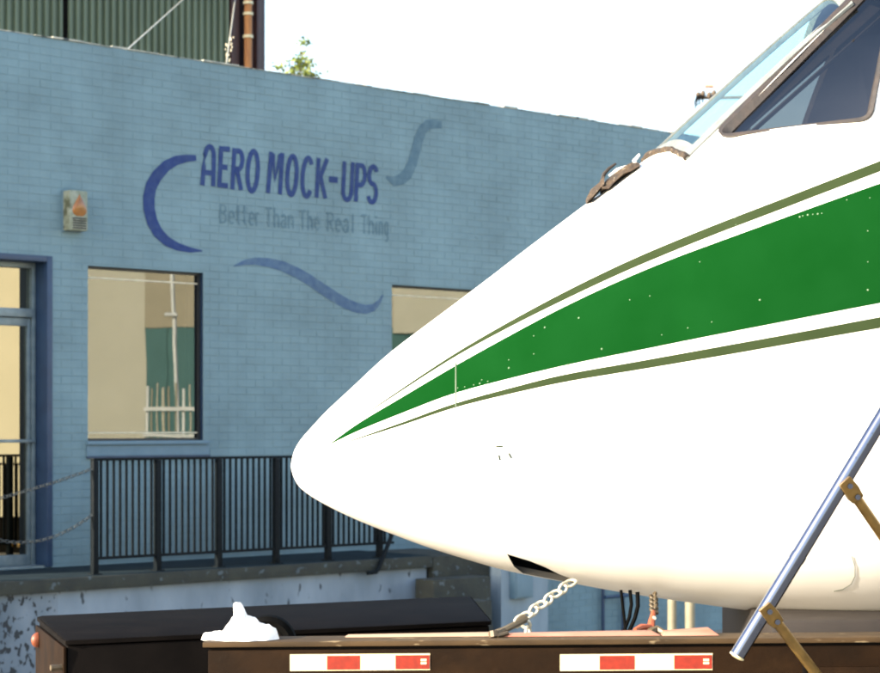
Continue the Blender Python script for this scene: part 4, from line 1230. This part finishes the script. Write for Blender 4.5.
for k in range(16):
    c = wa.lerp(wb_, .02 + .34 * k / 15) + Vector((random.uniform(-.035, .035), random.uniform(-.03, .03), random.uniform(-.02, .02))); r = random.uniform(.006, .015)
    mb.tube([c - Vector((0, 0, r)), c + Vector((.004, 0, r))], [r * .5, r * .8], 5)
tag(mb.build('flakes', M['bead'], rp), kind='stuff')
wa, wb_ = P(366, 86, 22.5), P(345, 62, 22.7)
mb = MB(); mb.tube([wa - Vector((0, 0, .3)), wa, wb_], [.008, .006, .004], 6); mb.tube([wb_, wb_.lerp(wa, .1)], .011, 6); tag(mb.build('roof_aerial', M['wire']), 'thin bent aerial rod leaning above the parapet against the sky', 'aerial')

# ------------------------------------------------------------------ tree whose top shows over the parapet
M['bark'] = pmat('tree_bark', (.12, .09, .06), (.07, .05, .035), 12, .9)
M['leaf'] = pmat('tree_leaf', (.15, .18, .018), (.08, .115, .012), 3, .55)
TYY = 40.0
tree = empty('small_tree', P(297, YH, TYY) - Vector((0, 0, CAMH))); tag(tree, 'leafy tree top peeping over the blue parapet against the sky', 'tree')
bx_, by_ = tree.location.x, TYY
trk = MB(); base = Vector((bx_, by_, 0))
trk.tube([base, base + Vector((.1, 0, 3)), base + Vector((-.05, .1, 6)), P(297, 95, TYY)], [.16, .12, .08, .035], 10)
tips = [(304, 45, .16, 26), (300, 52, .13, 8), (296, 58, .22, 16), (288, 61, .16, 8), (276, 66, .22, 12), (283, 70, .18, 8), (305, 64, .24, 55), (301, 71, .30, 80), (307, 74, .24, 50), (296, 74, .24, 40), (312, 77, .18, 16), (285, 76, .2, 10), (291, 67, .18, 8), (300, 84, .45, 120), (280, 88, .4, 60), (312, 92, .45, 90), (296, 105, .7, 200), (270, 110, .6, 120), (325, 112, .6, 140), (297, 130, .9, 260)]
lf = MB()
rr_ = random.Random(3)
hub = P(298, 100, TYY)
for (px, py, r, n_) in tips:
    c = P(px, py, TYY) + Vector((0, rr_.uniform(-.4, .4), 0))
    trk.tube([hub + Vector((0, 0, -.5)), hub.lerp(c, .5) + Vector((0, 0, .08)), c], [.022, .013, .005], 5)
    for _ in range(n_):
        d_ = Vector((rr_.gauss(0, 1), rr_.gauss(0, 1), rr_.gauss(0, .8))) * r * .45
        q_ = c + d_
        nn = Vector((rr_.uniform(-1, 1), rr_.uniform(-1, 1), rr_.uniform(-.2, 1))).normalized(); a = nn.orthogonal().normalized(); b = nn.cross(a)
        ang = rr_.uniform(0, 6.28); a, b = a * math.cos(ang) + b * math.sin(ang), b * math.cos(ang) - a * math.sin(ang)
        l_, w_ = rr_.uniform(.08, .14), rr_.uniform(.022, .036)
        lf.add([q_ - a * l_ / 2, q_ + b * w_ + nn * .006, q_ + a * l_ / 2, q_ - b * w_ + nn * .006], [(0, 1, 2, 3)])
trk.build('trunk', M['bark'], tree, smooth=True)
tag(lf.build('crown', M['leaf'], tree, recalc=False), kind='stuff')

# ------------------------------------------------------------------ far utility pole
UY = 60.0
up = empty('utility_pole', P(747, YH, UY) - Vector((0, 0, CAMH))); tag(up, 'far utility pole top with insulators just left of the windscreen', 'utility pole')
M['polewood'] = pmat('weathered_pole', (.22, .18, .13), (.13, .10, .075), 6, .85)
t_ = P(713, 93, UY)
mb = MB(); xs_ = P(747, 0, UY).x; mb.tube([(xs_, UY, 0), (xs_, UY, t_.z)], [.15, .10], 12); mb.build('shaft', M['polewood'], up, smooth=True)
a, b = P(697, 98, UY), P(765, 97, UY)
mb = MB(); mb.tube([a, b], .06, 6); mb.build('crossarm', M['polewood'], up)
mb = MB(); p = P(709, 86.5, UY); mb.tube([p - Vector((.13, 0, 0)), p + Vector((.14, 0, 0))], .06, 10); mb.build('pole_cap', M['pale_board'], up, smooth=True)
for (px, py) in ((698, 95), (703, 93.5), (709, 95), (714, 93)):
    p = P(px, py, UY - .1); mb = MB(); mb.tube([p - Vector((0, 0, .10)), p, p + Vector((0, 0, .09))], [.05, .085, .05], 10); mb.build('insulator', M['bark'], up, smooth=True)
mb = MB()
for k, (px, py) in enumerate(((695.5, 109), (697.5, 106), (700, 105), (703, 103))):
    p = P(px + 2, 95, UY - .15); q_ = P(px, py, UY - .15)
    mb.tube([p, p.lerp(q_, .5) + Vector((-.05, 0, 0)), q_], .028, 5)
mb.build('jumper_wires', M['rubber'], up)

# ------------------------------------------------------------------ buildings across the yard, seen only as reflections in the panes
M['white_yard'] = pmat('white_yard_paint', (.78, .77, .72), (.70, .69, .64), 4, .6)
M['beige'] = pmat('beige_render', (.60, .555, .43), (.55, .51, .39), 1.2, .85)
M['tanw'] = pmat('tan_render', (.42, .36, .25), (.37, .32, .22), 1.2, .85)
M['tealw'] = pmat('teal_cladding', (.06, .16, .15), (.05, .14, .13), 1.5, .6)
M['blk2'] = pmat('dark_plinth', (.004, .0036, .003), (.005, .0046, .004), 3, .9, spec=.05)
def vpt(px, py, Y): return mirror(P(px, py, Y))
def vbox(px0, px1, z0, z1, Y0, Y1, name, mat, parent):
    xa, xb_ = (px0 - CX) / FPX * Y0, (px1 - CX) / FPX * Y0
    mb = MB(); mb.box(xa, xb_, Y0, Y1, z0, z1, 0, lambda x, y, z: mirror(Vector((x, y, z))))
    return mb.build(name, M[mat], parent)
VZ = lambda py, Y: CAMH - (py - YH) / FPX * Y
YB = 38.0
wh_ = empty('beige_warehouse', mirror(Vector(((-100 - CX) / FPX * YB, YB, 0)))); tag(wh_, 'sunlit beige warehouse across the yard, reflected in the door and large window', 'building')
def vtrap(px0, px1, pxb, z0, z1, Y0, Y1, name, mat, parent):   # end wall skewed along the sight line to stay hidden
    f = lambda px, Y, z: mirror(Vector(((px - CX) / FPX * Y, Y, z)))
    mb = MB(); mb.hexa([f(px0, Y0, z0), f(px1, Y0, z0), f(pxb, Y1, z0), f(px0, Y1, z0), f(px0, Y0, z1), f(px1, Y0, z1), f(pxb, Y1, z1), f(px0, Y1, z1)])
    return mb.build(name, M[mat], parent)
vtrap(-420, 145, 112, VZ(463, YB), 5.9, YB, YB + 5, 'wall', 'beige', wh_)
vtrap(-420, 144, 111, 0, VZ(463, YB) - .002, YB + .05, YB + 4.9, 'plinth', 'blk2', wh_)
vtrap(-422, 146, 113, 5.902, 6.15, YB - .1, YB + 5.1, 'parapet', 'tanw', wh_)
for px in (3, 9, 17, 22.5, 28):
    zt_ = VZ(465, YB); vbox(px - 1.3, px + 1.3, VZ(517, YB), zt_, YB - .12, YB - .05, 'guard_bar', 'beige', wh_)
YS = 70.0
ws_ = empty('teal_store_building', mirror(Vector(((300 - CX) / FPX * YS, YS, 0)))); tag(ws_, 'tan and teal clad store building across the yard, reflected in both windows', 'building')
vbox(100, 760, VZ(327, YS), 12.5, YS, YS + 8, 'upper_wall', 'tanw', ws_)
for px in range(100, 760, 34):
    vbox(px + .3, px + 33.7, 0, VZ(327, YS) - .002, YS + .04, YS + 8, 'cladding_panel', 'tealw', ws_)
vbox(393, 760, VZ(334, YS), 12.3, YS - .12, YS - .02, 'pale_wall_panel', 'beige', ws_)
vp_ = empty('yard_pole', vpt(175, 425, 33)); vp_.location.z = 0; tag(vp_, 'leaning white pole across the yard, reflected in the large window', 'pole')
mb = MB(); a, b = vpt(180, 470, 33), vpt(169, 180, 33); a = a + (a - b) * .27; mb.tube([a, b], .034, 10); mb.build('shaft', M['white_yard'], vp_, smooth=True)
mb = MB(); p = vpt(171, 315, 32.9); mb.tube([p - Vector((0, .10, 0)), p + Vector((0, .10, 0))], .03, 8); mb.build('bracket', M['white_yard'], vp_)
YF = 31.0
fn = empty('yard_fence', vpt(170, 425, YF)); fn.location.z = 0; tag(fn, 'pale picket fence across the yard, reflected low in the large window', 'fence')
for k, px in enumerate((146, 151, 157, 163, 169, 176, 183, 190, 197, 203, 209, 215, 221, 227, 233)):
    vbox(px - .7, px + .7 + (k % 3 == 0) * 1.0, .02, VZ(386 + 3 * math.sin(k * 2.3), YF), YF, YF + .06, 'picket', random.choice(['white_yard', 'tanw', 'tanw', 'rust_red', 'bead']), fn)
vbox(143, 236, VZ(411, YF), VZ(407, YF), YF - .06, YF - .004, 'rail', 'white_yard', fn)
vbox(143, 236, VZ(437, YF), VZ(434, YF), YF - .06, YF - .004, 'rail', 'white_yard', fn)
